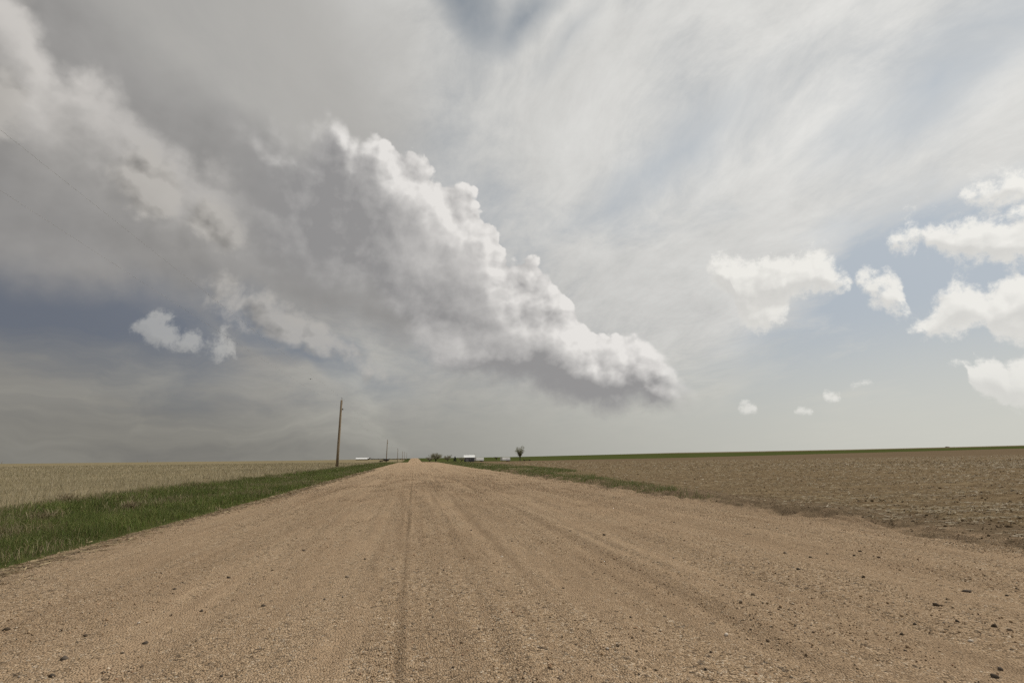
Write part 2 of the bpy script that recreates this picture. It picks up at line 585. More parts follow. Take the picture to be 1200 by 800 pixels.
def soil(x, y):
    """height of verges and fields (the road sheet lies over its own cutting)"""
    z = land(x, y)
    r = np.hypot(x, y)
    near = 1 - sstep(r, 60, 260)
    ditch = np.exp(-((x + 7.2) / 1.9) ** 2) * -0.16
    left_up = sstep(-x, 9.0, 12.5) * 0.05
    z = z + (ditch + left_up) * near
    right = sstep(x, 7.3, 8.4)
    z = z + right * 0.13 * near
    z = z + right * near * (0.05 * fbm(x * 0.9, y * 1.4, 4, 3) + 0.02 * np.sin(y * 8.4 + 0.8 * fbm(x * 0.3, y * 0.3, 2, 5)))
    z = z + sstep(-x, 4.6, 6.0) * near * 0.07 * fbm(x * 0.8, y * 0.8, 3, 4)
    return z


def cutting(x, y):
    """0 outside the road's footprint, 1 under it"""
    x1 = ROAD_X1 - (ROAD_X1 - 6.6) * sstep(y, 32, 60)
    return sstep(x, ROAD_X0 + 0.2, ROAD_X0 + 0.6) * sstep(x1 - x, 0.15, 0.7)


def ground_z(x, y):
    return soil(x, y) - 0.16 * cutting(x, y) - 0.004 * cutting(x, y) * np.hypot(x, y) * 0.2


GROOVES = [(-0.08, 0.028, 0.025, 2.6), (1.05, 0.09, 0.020, 6.0), (2.12, 0.12, 0.034, 9.0), (0.55, 0.06, 0.012, 5.0), (-1.5, 0.14, 0.014, 6.0),
           (-2.9, 0.18, 0.014, 8.0), (3.1, 0.20, 0.018, 7.0), (4.6, 0.18, 0.018, 9.0), (-0.45, 0.05, 0.010, 4.0), (2.5, 0.08, 0.014, 6.0)]


def road_z(x, y):
    """height of the gravel, the verge strip on its right included"""
    x, y = np.asarray(x, float), np.asarray(y, float)
    near = 1 - sstep(np.hypot(x, y), 40, 160)
    mid = 1 - sstep(np.hypot(x, y), 12, 45)
    z = land(x, y) + 0.05 * (1 - np.clip((x - 1.2) / 5.8, -1, 1) ** 2)
    for c, w, d, per in GROOVES:
        xc = c + (0.03 if c < 0.2 else 0.08) * fbm(y / per, c * 3.1, 3, 21)
        k = np.clip((0.75 if c in (-0.08, 2.12) else 0.5) + 1.5 * vnoise(y / per * 1.7, c * 7.7, 22), 0, 1)
        z = z - near * d * k * np.exp(-((x - xc) / w) ** 2)
        z = z + near * d * 0.55 * k * np.exp(-((x - xc - w * 1.7) / w) ** 2)
    z = z + near * (0.026 * fbm(x * 2.0, y * 0.16, 4, 31) + 0.020 * fbm(x * 0.8, y * 0.8, 3, 32))
    z = z + mid * (0.012 * fbm(x * 5.0, y * 3.6, 4, 33, 0.6))
    # right edge: loose windrow, little eroded bank, then the field's edge
    e = road_right(y)
    up = sstep(x, e + 0.05, e + 0.5 + 0.5 * (vnoise(y * 0.8, 2.2, 42) + 0.5))
    z = z + up * (0.15 + 0.10 * vnoise(y * 0.55, 9.2, 45)) * near
    rag = np.exp(-((x - e - 0.2) / 0.45) ** 2)
    z = z + near * rag * (0.13 * fbm(x * 2.4, y * 2.0, 4, 41, 0.6))
    z = z + near * 0.035 * np.exp(-((x - e + 0.75 + 0.3 * vnoise(y * 0.5, 1.1, 44)) / 0.22) ** 2) * np.clip(0.5 + 1.5 * vnoise(y * 0.6, 7.1, 43), 0, 1)
    # sink below the verge soil at both sides
    s = soil(x, y)
    wl = sstep(-x, 4.25, 4.75)
    z = z * (1 - wl) + (s - 0.03) * wl
    wr = sstep(x, ROAD_X1 - 0.75, ROAD_X1 - 0.05)
    z = z * (1 - wr) + (s - 0.03) * wr
    return z


def top_z(x, y):
    """whatever surface is uppermost"""
    x, y = np.asarray(x, float), np.asarray(y, float)
    inside = (x > ROAD_X0) & (x < ROAD_X1)
    return np.where(inside, np.maximum(road_z(x, y), ground_z(x, y)), ground_z(x, y))


def hit(px, py):
    """where the ray through a photo pixel meets the land"""
    d = ray(px, py)
    t = prev = max(0.5, 0.75 * EYE.z / max(1e-3, -d.z)) if d.z < -0.02 else 20.0
    while t < 3000:
        p = EYE + d * t
        if p.z < float(top_z(p.x, p.y)):
            lo, hi = prev, t
            for _ in range(24):
                m = (lo + hi) / 2
                p = EYE + d * m
                if p.z < float(top_z(p.x, p.y)):
                    hi = m
                else:
                    lo = m
            return EYE + d * hi
        prev = t
        t *= 1.02
    return EYE + d * 3000


def at_range(px, dist):
    """ground point in the direction of photo column px, at a distance"""
    d = ray(px, 538)
    k = dist / math.hypot(d.x, d.y)
    x, y = d.x * k, d.y * k
    return Vector((x, y, float(top_z(x, y))))


# ------------------------------------------------------------------ materials
def new_mat(name, fn, rough=0.95, spec=0.15):
    m = bpy.data.materials.new(name)
    m.use_nodes = True
    t = m.node_tree
    b = t.nodes['Principled BSDF']
    b.inputs['Roughness'].default_value = rough
    b.inputs['Specular IOR Level'].default_value = spec
    g = G(t)
    pos = S(g, g.node('ShaderNodeNewGeometry').outputs['Position'])
    col, hgt, dist = fn(g, pos)
    g.put(b.inputs['Base Color'], col)
    if hgt is not None:
        n = g.node('ShaderNodeBump')
        n.inputs['Strength'].default_value = 1.0
        n.inputs['Distance'].default_value = dist
        g.put(n.inputs['Height'], hgt)
        t.links.new(n.outputs[0], b.inputs['Normal'])
    return m


def scaled(g, p, sx, sy, sz=1.0):
    return g.vec('MULTIPLY', p, (sx, sy, sz))


def road_fn(g, p):
    x, y, z = g.split(p)
    long_ = g.noise(scaled(g, p, 1.3, 0.07, 0.0), 1.0, 5.0, 0.55)
    lines = g.noise(scaled(g, p, 7.0, 0.16, 0.0), 1.0, 4.0, 0.6)
    broad = g.noise(scaled(g, p, 0.6, 0.30, 0.0), 1.0, 4.0, 0.6)
    grain = g.noise(p, 70.0, 3.0, 0.7)
    grit = g.noise(p, 16.0, 4.0, 0.7)
    cv = g.split(g.voronoi(p, 85.0, out='Color'))[0]
    cw = g.split(g.voronoi(p, 38.0, out='Color'))[0]
    t = long_ * 0.45 + lines * 0.30 + broad * 0.25
    base = g.ramp(t, [(0.38, (0.250, 0.178, 0.116)), (0.5, (0.378, 0.273, 0.180)), (0.62, (0.470, 0.350, 0.236))])
    peb = g.ramp(cv, [(0.0, (0.035, 0.028, 0.022)), (0.14, (0.115, 0.082, 0.054)), (0.32, (0.30, 0.212, 0.132)), (0.74, (0.45, 0.33, 0.214)), (0.92, (0.56, 0.435, 0.305)), (1.0, (0.70, 0.61, 0.49))])
    loose = g.smooth(grit * 0.34 + broad * 0.36 + lines * 0.30, 0.43, 0.57)
    c = g.mix(0.16 + loose * 0.72, base, peb)
    big = g.ramp(cw, [(0.0, (0.06, 0.05, 0.042)), (0.5, (0.20, 0.14, 0.09)), (1.0, (0.46, 0.36, 0.26))])
    c = g.mix(g.smooth(cw, 0.90, 0.93) * loose * 0.5 + g.smooth(cw, 0.07, 0.04) * loose * 0.8, c, big)
    c = g.mix(g.smooth(grain, 0.45, 0.75) * 0.25, c, (0.45, 0.33, 0.215))
    # browner, finer soil towards the field on the right, in ragged patches
    soil_n = g.noise(p, 2.4, 5.0, 0.65)
    edge = g.smooth(x + (broad - 0.5) * 1.6 + (soil_n - 0.5) * 2.2, 6.9, 7.7)
    c = g.mix(edge * 0.85, c, g.ramp(g.noise(p, 9.0, 5.0, 0.65), [(0.3, (0.105, 0.078, 0.050)), (0.7, (0.22, 0.166, 0.108))]))
    h = grain * 0.5 + grit * 0.8 - g.voronoi(p, 85.0) * 1.1 - g.voronoi(p, 38.0) * 0.7 * loose
    return c, h, 0.013


def soil_fn(g, p):
    x, y, z = g.split(p)
    n1 = g.noise(p, 0.35, 5.0, 0.6)
    n2 = g.noise(p, 6.0, 5.0, 0.65)
    n3 = g.noise(scaled(g, p, 0.02, 0.09, 0.0), 1.0, 4.0, 0.55)
    n4 = g.noise(scaled(g, p, 0.012, 0.03, 0.0), 1.0, 3.0, 0.5)
    # left: dry stubble field in long pale bands
    left = g.ramp(n3 * 0.45 + n1 * 0.25 + n2 * 0.30, [(0.34, (0.165, 0.136, 0.080)), (0.5, (0.225, 0.187, 0.115)), (0.66, (0.30, 0.253, 0.163))])
    left = g.mix(g.smooth(n4, 0.52, 0.66) * 0.35, left, (0.115, 0.115, 0.052))
    # right: bare brown soil under litter, darker and barer further out
    r0 = g.ramp(n2, [(0.30, (0.098, 0.070, 0.042)), (0.52, (0.165, 0.122, 0.075)), (0.70, (0.235, 0.180, 0.110))])
    rows = g.noise(scaled(g, p, 0.10, 1.9, 0.0), 1.0, 4.0, 0.6)
    r0 = g.mix(g.smooth(rows, 0.45, 0.72) * 0.55, r0, (0.27, 0.212, 0.132))
    far = g.smooth(x * 0.4 + y, 75.0, 210.0)
    r1 = g.ramp(n3 * 0.6 + n2 * 0.4, [(0.35, (0.130, 0.094, 0.060)), (0.65, (0.172, 0.130, 0.084))])
    right = g.mix(far, r0, r1)
    # the green winter crop beyond, and bare land on the rise behind it
    L = x * 0.636 + y
    crop = g.ramp(n3 * 0.7 + n1 * 0.3, [(0.35, (0.052, 0.066, 0.020)), (0.65, (0.082, 0.092, 0.032))])
    L2 = x * 0.10 + y * 0.5
    gm_ = g.smooth(L + n4 * 8.0, 494.0, 498.0)
    right = g.mix(gm_, right, crop)
    bare = g.smooth(x * 1.15 + y * 0.55 + n4 * 14.0, 800.0, 812.0)
    right = g.mix(bare, right, (0.19, 0.150, 0.108))
    side = g.smooth(x + (n1 - 0.5) * 0.8, -0.3, 0.3)
    c = g.mix(side, left, right)
    # soil under the grass verge, and the grass beside the road further on
    verge = g.smooth(x + (n1 - 0.5) * 1.6, -10.4, -9.8) * g.smooth(x, -4.2, -4.5)
    c = g.mix(verge, c, g.ramp(n2, [(0.3, (0.042, 0.052, 0.018)), (0.7, (0.078, 0.084, 0.032))]))
    vr = g.smooth(x, 5.0, 6.0) * g.smooth(x + (n1 - 0.5) * 9.0, 13.0, 8.0) * g.smooth(y, 26.0, 48.0) * g.smooth(y, 400.0, 330.0)
    c = g.mix(vr * g.smooth(n2, 0.3, 0.6, 0.45, 0.95), c, g.ramp(n1, [(0.35, (0.085, 0.108, 0.032)), (0.65, (0.165, 0.150, 0.075))]))
    return c, n2 * 1.0 + g.noise(p, 28.0, 4.0, 0.7) * 0.35, 0.04


def tint_fn(g, p):
    a = g.node('ShaderNodeAttribute', attribute_name=ATTR)
    return S(g, a.outputs['Color']), None, 0


def blade_mat(name, trans=0.35):
    m = bpy.data.materials.new(name)
    m.use_nodes = True
    t = m.node_tree
    b = t.nodes['Principled BSDF']
    b.inputs['Roughness'].default_value = 0.7
    b.inputs['Specular IOR Level'].default_value = 0.25
    g = G(t)
    a = g.node('ShaderNodeAttribute', attribute_name=ATTR)
    t.links.new(a.outputs['Color'], b.inputs['Base Color'])
    tr = g.node('ShaderNodeBsdfTranslucent')
    t.links.new(a.outputs['Color'], tr.inputs['Color'])
    mx = g.node('ShaderNodeMixShader')
    mx.inputs[0].default_value = trans
    t.links.new(b.outputs[0], mx.inputs[1])
    t.links.new(tr.outputs[0], mx.inputs[2])
    t.links.new(mx.outputs[0], t.nodes['Material Output'].inputs[0])
    return m


def plain(name, c, rough=0.8, var=0.15, scale=8.0, spec=0.3):
    def fn(g, p):
        n = g.noise(p, scale, 4.0, 0.6)
        return g.mix(n, tuple(v * (1 - var) for v in c), tuple(v * (1 + var) for v in c)), None, 0
    return new_mat(name, fn, rough, spec)


M_ROAD = new_mat('gravel', road_fn, 1.0, 0.0)
M_SOIL = new_mat('field_soil', soil_fn, 1.0, 0.0)
M_STONE = new_mat('stone', tint_fn, 1.0, 0.02)
M_BLADE = blade_mat('grass_blade')
M_STRAW = blade_mat('straw', 0.2)


# ------------------------------------------------------------------ ground sheet
def build_ground():
    az = np.concatenate([np.arange(-180, -60, 4.0), np.arange(-60, -46, 1.0), np.arange(-46, 68, 0.25), np.arange(68, 84, 1.0), np.arange(84, 180, 4.0)])
    r = [0.6]
    while r[-1] < 5500:
        r.append(r[-1] * 1.03)
    r = np.array(r)
    A, Rm = np.meshgrid(np.radians(az), r)
    X, Y = Rm * np.sin(A), Rm * np.cos(A)
    Z = ground_z(X, Y)
    n, m = X.shape
    V = np.stack([X.ravel(), Y.ravel(), Z.ravel()], 1)
    V = np.vstack([V, [[0, 0, float(ground_z(0.0, 0.0))]]])
    i, j = np.meshgrid(np.arange(n - 1), np.arange(m), indexing='ij')
    j2 = (j + 1) % m
    Q = np.stack([i * m + j, i * m + j2, (i + 1) * m + j2, (i + 1) * m + j], -1).reshape(-1, 4)[:, ::-1]
    jj = np.arange(m)
    T = np.stack([np.full(m, n * m), (jj + 1) % m, jj], 1)
    o = add_obj('ground', make_mesh('ground', V, [Q, T], M_SOIL, smooth=True))
    tag(o, kind='structure')


def build_road():
    xs = np.concatenate([np.arange(ROAD_X0, -3.0, 0.05), np.arange(-3.0, 4.0, 0.032), np.arange(4.0, ROAD_X1 + 0.01, 0.04)])
    ys = [-30.0]
    while ys[-1] < 980:
        y = ys[-1]
        ys.append(y + (2.0 if y < -4 else 0.10 if y < 1.2 else 0.022 if y < 2.4 else min(max(0.022, y * 0.0105), 6.0)))
    X, Y = np.meshgrid(xs, np.array(ys))
    # beyond the near stretch the sheet narrows to the carriageway
    far = sstep(Y, 32, 60)
    X2 = X * (1 - far) + far * np.interp(X, [ROAD_X0, ROAD_X1], [-4.75, 6.6])
    Z = road_z(X2, Y)
    ff = sstep(Y, 45, 70)
    Z = Z + ff * 0.03
    n, m = X.shape
    i, j = np.meshgrid(np.arange(n - 1), np.arange(m - 1), indexing='ij')
    Q = np.stack([i * m + j, i * m + j + 1, (i + 1) * m + j + 1, (i + 1) * m + j], -1).reshape(-1, 4)
    o = add_obj('gravel_road', make_mesh('gravel_road', np.stack([X2.ravel(), Y.ravel(), Z.ravel()], 1), [Q], M_ROAD, smooth=True))
    tag(o, kind='structure')


build_ground()
build_road()

# ------------------------------------------------------------------ loose gravel
ICO_V = None


def ico():
    t = (1 + 5 ** 0.5) / 2
    V = np.array([(-1, t, 0), (1, t, 0), (-1, -t, 0), (1, -t, 0), (0, -1, t), (0, 1, t), (0, -1, -t), (0, 1, -t), (t, 0, -1), (t, 0, 1), (-t, 0, -1), (-t, 0, 1)], float)
    V /= np.linalg.norm(V[0])
    F = np.array([(0, 11, 5), (0, 5, 1), (0, 1, 7), (0, 7, 10), (0, 10, 11), (1, 5, 9), (5, 11, 4), (11, 10, 2), (10, 7, 6), (7, 1, 8),
                  (3, 9, 4), (3, 4, 2), (3, 2, 6), (3, 6, 8), (3, 8, 9), (4, 9, 5), (2, 4, 11), (6, 2, 10), (8, 6, 7), (9, 8, 1)])
    return V, F


OCT_V = np.array([(1, 0, 0), (-1, 0, 0), (0, 1, 0), (0, -1, 0), (0, 0, 1), (0, 0, -1)], float)
OCT_F = np.array([(0, 2, 4), (2, 1, 4), (1, 3, 4), (3, 0, 4), (2, 0, 5), (1, 2, 5), (3, 1, 5), (0, 3, 5)])
ICO_V, ICO_F = ico()


def lumps(base_v, base_f, P, size, flat=(0.35, 0.8), rough=0.28, sink=0.25):
    """many small uneven lumps as one vertex/face array"""
    n, k = len(P), len(base_v)
    V = base_v[None] * (1 + rng.uniform(-rough, rough, (n, k, 1)))
    V = V + rng.uniform(-rough, rough, (n, k, 3)) * 0.5
    sc = np.stack([rng.uniform(0.7, 1.25, n), rng.uniform(0.6, 1.0, n), rng.uniform(*flat, n)], 1)
    V = V * sc[:, None, :]
    a = rng.uniform(0, 2 * math.pi, n)
    ca, sa = np.cos(a)[:, None], np.sin(a)[:, None]
    V = np.stack([V[..., 0] * ca - V[..., 1] * sa, V[..., 0] * sa + V[..., 1] * ca, V[..., 2]], -1)
    V = V * (size / 2)[:, None, None] + P[:, None, :]
    V[..., 2] += ((0.5 - sink) * size * sc[:, 2])[:, None]
    F = base_f[None] + (np.arange(n) * k)[:, None, None]
    return V.reshape(-1, 3), F.reshape(-1, 3)


def fan_points(n, y0, y1, xmin, xmax, half=(-46, 68), power=1.0):
    """points on the ground ahead, denser close by, within the wide fan that can be seen"""
    y = y0 * (y1 / y0) ** (rng.random(n) ** power)
    tl, tr = math.tan(math.radians(half[0])), math.tan(math.radians(half[1]))
    lo = np.maximum(xmin, tl * y - 0.5)
    hi = np.minimum(xmax, tr * y + 0.5)
    x = lo + rng.random(n) * (hi - lo)
    ok = hi > lo
    return x[ok], y[ok]


PEB = np.array([(0.34, 0.24, 0.15), (0.27, 0.19, 0.12), (0.42, 0.31, 0.205), (0.19, 0.14, 0.095), (0.085, 0.072, 0.06), (0.56, 0.47, 0.36), (0.36, 0.23, 0.15), (0.25, 0.22, 0.185)])


def build_gravel():
    x, y = fan_points(125000, 1.5, 42.0, -4.5, 7.6)
    clump = 0.6 * fbm(x * 1.5, y * 0.14, 3, 51) + 0.6 * fbm(x * 1.2, y * 0.9, 3, 52)
    keep = rng.random(len(x)) < np.clip(0.42 + clump * 2.8, 0.03, 1) * (1 - 0.95 * sstep(y, 16, 42))
    x, y = x[keep], y[keep]
    n = len(x)
    size = np.clip(rng.lognormal(-4.85, 0.45, n), 0.004, 0.028)
    size = np.maximum(size, y * 0.0013)
    P = np.stack([x, y, road_z(x, y)], 1)
    ti = PEB[rng.choice(len(PEB), n, p=[0.26, 0.17, 0.19, 0.13, 0.09, 0.05, 0.07, 0.04])] * rng.uniform(0.85, 1.15, (n, 1))
    ti = np.where((size > np.maximum(0.014, y * 0.0015))[:, None] & (ti[:, :1] < 0.12), ti + np.array([0.10, 0.07, 0.04]), ti)   # bigger bits are dusted over
    V, F = lumps(OCT_V, OCT_F, P, size, (0.5, 0.95), 0.3, 0.20)
    o = add_obj('loose_gravel', make_mesh('loose_gravel', V, [F], M_STONE, np.repeat(ti, 6, 0)))
    tag(o, 'fine loose gravel scattered over the tan dirt road', 'gravel', kind='stuff')


# stones that can be told apart: pixel in the photograph, width in photo pixels, tone
STONES = [(76, 772, 11, 'd'), (61, 792, 9, 'd'), (170, 754, 9, 'd'), (236, 716, 8, 'd'), (162, 730, 5, 'w'), (27, 665, 7, 'b'), (308, 710, 8, 'd'),
          (143, 765, 6, 'd'), (166, 781, 7, 'b'), (121, 788, 7, 'd'), (100, 745, 8, 'b'), (260, 792, 6, 'd'), (268, 677, 7, 'd'), (7, 738, 10, 'b'),
          (407, 676, 8, 'p'), (708, 627, 6, 'd'), (712, 760, 6, 'w'), (531, 782, 7, 'b'), (552, 621, 5, 'd'), (645, 723, 6, 'd'), (739, 723, 6, 'd'),
          (660, 689, 5, 'd'), (722, 695, 5, 'p'), (482, 792, 8, 'p'), (588, 652, 5, 'w'), (507, 723, 5, 'd'), (868, 706, 9, 'p'), (882, 697, 7, 'b'),
          (936, 667, 7, 'd'), (920, 648, 8, 'p'), (950, 653, 6, 'd'), (932, 733, 7, 'p'), (851, 744, 9, 'w'), (1132, 693, 14, 'f'), (1122, 728, 8, 'd'),
          (1172, 784, 10, 'd'), (1166, 793, 12, 'd'), (1008, 646, 6, 'b'), (1030, 653, 6, 'b'), (1097, 709, 8, 'b'), (1072, 731, 6, 'd'),
          (1165, 734, 9, 'b'), (1180, 698, 6, 'd'), (970, 649, 5, 'd'), (1012, 676, 6, 'b'), (1057, 743, 7, 'b'), (1001, 651, 5, 'd'), (1183, 738, 7, 'p'),
          (827, 784, 7, 'd'), (833, 764, 6, 'b'), (1137, 751, 7, 'w'), (1192, 690, 5, 'd'), (600, 634, 4, 'd'), (356, 645, 6, 'd'), (380, 702, 5, 'd'),
          (790, 612, 4, 'd'), (668, 622, 5, 'd'), (520, 668, 5, 'd'), (428, 655, 5, 'd'), (205, 690, 6, 'd')]
TONE = {'d': ((0.095, 0.078, 0.062), 'dark angular stone lying loose'),
        'b': ((0.105, 0.080, 0.058), 'brown stone lying loose'),
        'p': ((0.270, 0.215, 0.160), 'tan stone lying loose'),
        'w': ((0.520, 0.460, 0.390), 'whitish stone lying loose'),
        'f': ((0.130, 0.108, 0.088), 'broad flat grey brown stone, the widest lying on the road')}


def build_stones():
    for px, py, wpx, tone in STONES:
        p = hit(px, py)
        d = (p - EYE).length
        w = wpx / F_PX * d * 0.58
        V = ICO_V.copy()
        V = V * (1 + rng.uniform(-0.3, 0.3, (12, 1))) + rng.uniform(-0.22, 0.22, (12, 3))
        flat = 0.30 if tone == 'f' else rng.uniform(0.5, 0.75)
        V = V * np.array([1.0, rng.uniform(0.65, 0.9), flat]) * (w / 2)
        c, label = TONE[tone]
        me = make_mesh('stone', V, [ICO_F], M_STONE, np.array(c) * rng.uniform(0.8, 1.2))
        o = add_obj('stone', me)
        o.rotation_euler = (rng.uniform(-0.2, 0.2), rng.uniform(-0.2, 0.2), rng.uniform(0, 0.6) if tone == 'f' else rng.uniform(0, 6.28))
        z = float(top_z(p.x, p.y))
        o.location = (p.x, p.y, z + w * flat * 0.18)
        where = ('near the grassy edge of the road' if p.x < -1.6 else 'along the narrow wheel rut mid road' if p.x < 0.5
                 else 'between the wheel rut and the field side' if p.x < 2.6 else 'on the field side of the road' if p.x < 5.2 else 'by the eroded bank of the field')
        small = '' if w > 0.03 else 'tiny ' if w < 0.018 else 'small '
        if tone != 'f':
            label = f'{small}{label} {where}'.strip()
        tag(o, label, 'stone', None if tone == 'f' else 'stones on the road')


# ------------------------------------------------------------------ blades
def blades(P, h, w, lean, tint, droop=0.5, two=True, az0=None):
    """curved blades of two segments; returns vertices, quads, triangles, tint"""
    n = len(P)
    a = rng.uniform(0, 2 * math.pi, n) if az0 is None else az0
    f = rng.uniform(0, 2 * math.pi, n)
    side = np.stack([np.cos(f), np.sin(f), np.zeros(n)], 1) * (w / 2)[:, None]
    dirx = np.stack([np.cos(a), np.sin(a), np.zeros(n)], 1)
    up = np.array([0, 0, 1.0])
    if two:
        mid = P + dirx * (h * lean * 0.35)[:, None] + up * (h * 0.6)[:, None]
        tip = P + dirx * (h * lean)[:, None] + up * (h * (1 - droop * lean * 0.5))[:, None]
        V = np.stack([P - side, P + side, mid + side * 0.75, mid - side * 0.75, tip], 1)
        b = (np.arange(n) * 5)[:, None]
        Q = b + np.array([0, 1, 2, 3])
        T = b + np.array([3, 2, 4])
        return V.reshape(-1, 3), Q, T, np.repeat(tint, 5, 0)
    tip = P + dirx * (h * lean)[:, None] + up * (h * (1 - droop * lean * 0.5))[:, None]
    V = np.stack([P - side, P + side, tip], 1)
    T = (np.arange(n) * 3)[:, None] + np.array([0, 1, 2])
    return V.reshape(-1, 3), np.zeros((0, 4), int), T, np.repeat(tint, 3, 0)


def join(parts):
    V, Q, T, C, o = [], [], [], [], 0
    for v, q, t, c in parts:
        V.append(v); C.append(c)
        if len(q): Q.append(q + o)
        if len(t): T.append(t + o)
        o += len(v)
    fs = ([np.vstack(Q)] if Q else []) + ([np.vstack(T)] if T else [])
    return np.vstack(V), fs, np.vstack(C)


GREEN = np.array([(0.100, 0.135, 0.030), (0.125, 0.160, 0.040), (0.078, 0.108, 0.025), (0.165, 0.185, 0.060), (0.150, 0.140, 0.050)])
DRY = np.array([(0.30, 0.245, 0.145), (0.24, 0.19, 0.11), (0.38, 0.32, 0.21), (0.20, 0.155, 0.09)])


def pick(pal, n, var=0.15):
    return pal[rng.integers(0, len(pal), n)] * rng.uniform(1 - var, 1 + var, (n, 1))


def build_left_verge():
    parts = []
    for y0, y1, dens, wid in ((3.5, 14, 1000, 0.0055), (14, 40, 400, 0.010), (40, 95, 130, 0.020), (95, 200, 55, 0.04)):
        n = int((y1 - y0) * 7.6 * dens)
        x = rng.uniform(-12.0, -4.2, n)
        y = rng.uniform(y0, y1, n)
        vis = x > -1.02 * y - 2.0                      # nothing so far aside can be seen from near the camera
        x, y = x[vis], y[vis]
        outer = -10.0 + 0.7 * fbm(y * 0.3, 4.4, 3, 61)
        inner = road_left(y) - 0.05
        ok = (x > outer) & (x < inner + 0.12 * rng.standard_normal(len(x)) - 0.1)
        x, y, inner, outer = x[ok], y[ok], inner[ok], outer[ok]
        n = len(x)
        cl = fbm(x * 0.9, y * 0.9, 3, 62)
        dry_p = np.clip(0.17 + 1.1 * (fbm(x * 0.7, y * 0.7, 3, 63) - 0.12), 0.02, 0.6)
        dry_p = np.where(x < outer + 0.6, 0.5, dry_p)
        h = (0.19 + 0.14 * cl + 0.06 * rng.standard_normal(n)) * sstep(inner - x, -0.1, 0.9) * 0.8 + 0.06
        h = np.clip(h, 0.04, 0.42)
        dry = rng.random(n) < dry_p
        ti = np.where(dry[:, None], pick(DRY, n), pick(GREEN, n) * (1 + 0.5 * cl[:, None]))
        h = np.where(dry, h * rng.uniform(0.7, 1.35, n), h)
        P = np.stack([x, y, ground_z(x, y) - 0.01], 1)
        P[:, 2] = np.maximum(P[:, 2], np.where(x > -5.0, road_z(x, y) - 0.02, -9))
        lean = rng.uniform(0.15, 0.9, n)
        parts.append(blades(P, h, np.full(n, wid) * rng.uniform(0.7, 1.4, n), lean, ti, 0.7, True))
    V, F, C = join(parts)
    o = add_obj('verge_grass', make_mesh('verge_grass', V, F, M_BLADE, C))
    tag(o, 'lush green roadside grass mixed with dry blades', 'grass', kind='stuff')


def build_left_field():
    parts = []
    for y0, y1, dens, wid, hh in ((8, 34, 85, 0.010, 0.24), (34, 75, 26, 0.022, 0.26), (75, 170, 6.0, 0.05, 0.28)):
        xl = -1.05 * y1
        n = int((y1 - y0) * (-9.7 - xl) * dens)
        x = rng.uniform(xl, -9.7, n)
        y = rng.uniform(y0, y1, n)
        ok = (x > -1.02 * y - 1.0) & (rng.random(n) < np.clip(0.65 + 1.2 * fbm(x * 0.25, y * 0.6, 3, 71), 0.1, 1))
        x, y = x[ok], y[ok]
        n = len(x)
        P = np.stack([x, y, ground_z(x, y) - 0.02], 1)
        near_edge = np.exp(-((x + 10.6) / 0.8) ** 2)
        h = hh * rng.uniform(0.5, 1.2, n) * (1 + 0.9 * near_edge)
        pal = np.array([(0.34, 0.29, 0.19), (0.27, 0.228, 0.145), (0.43, 0.38, 0.27), (0.22, 0.20, 0.115)])
        parts.append(blades(P, h, np.full(n, wid) * rng.uniform(0.6, 1.3, n), rng.uniform(0.05, 0.6, n), pick(pal, n), 0.4, False))
    V, F, C = join(parts)
    o = add_obj('field_stubble', make_mesh('field_stubble', V, F, M_STRAW, C))
    tag(o, 'pale dry stubble standing all over the flat field', 'stubble', kind='stuff')


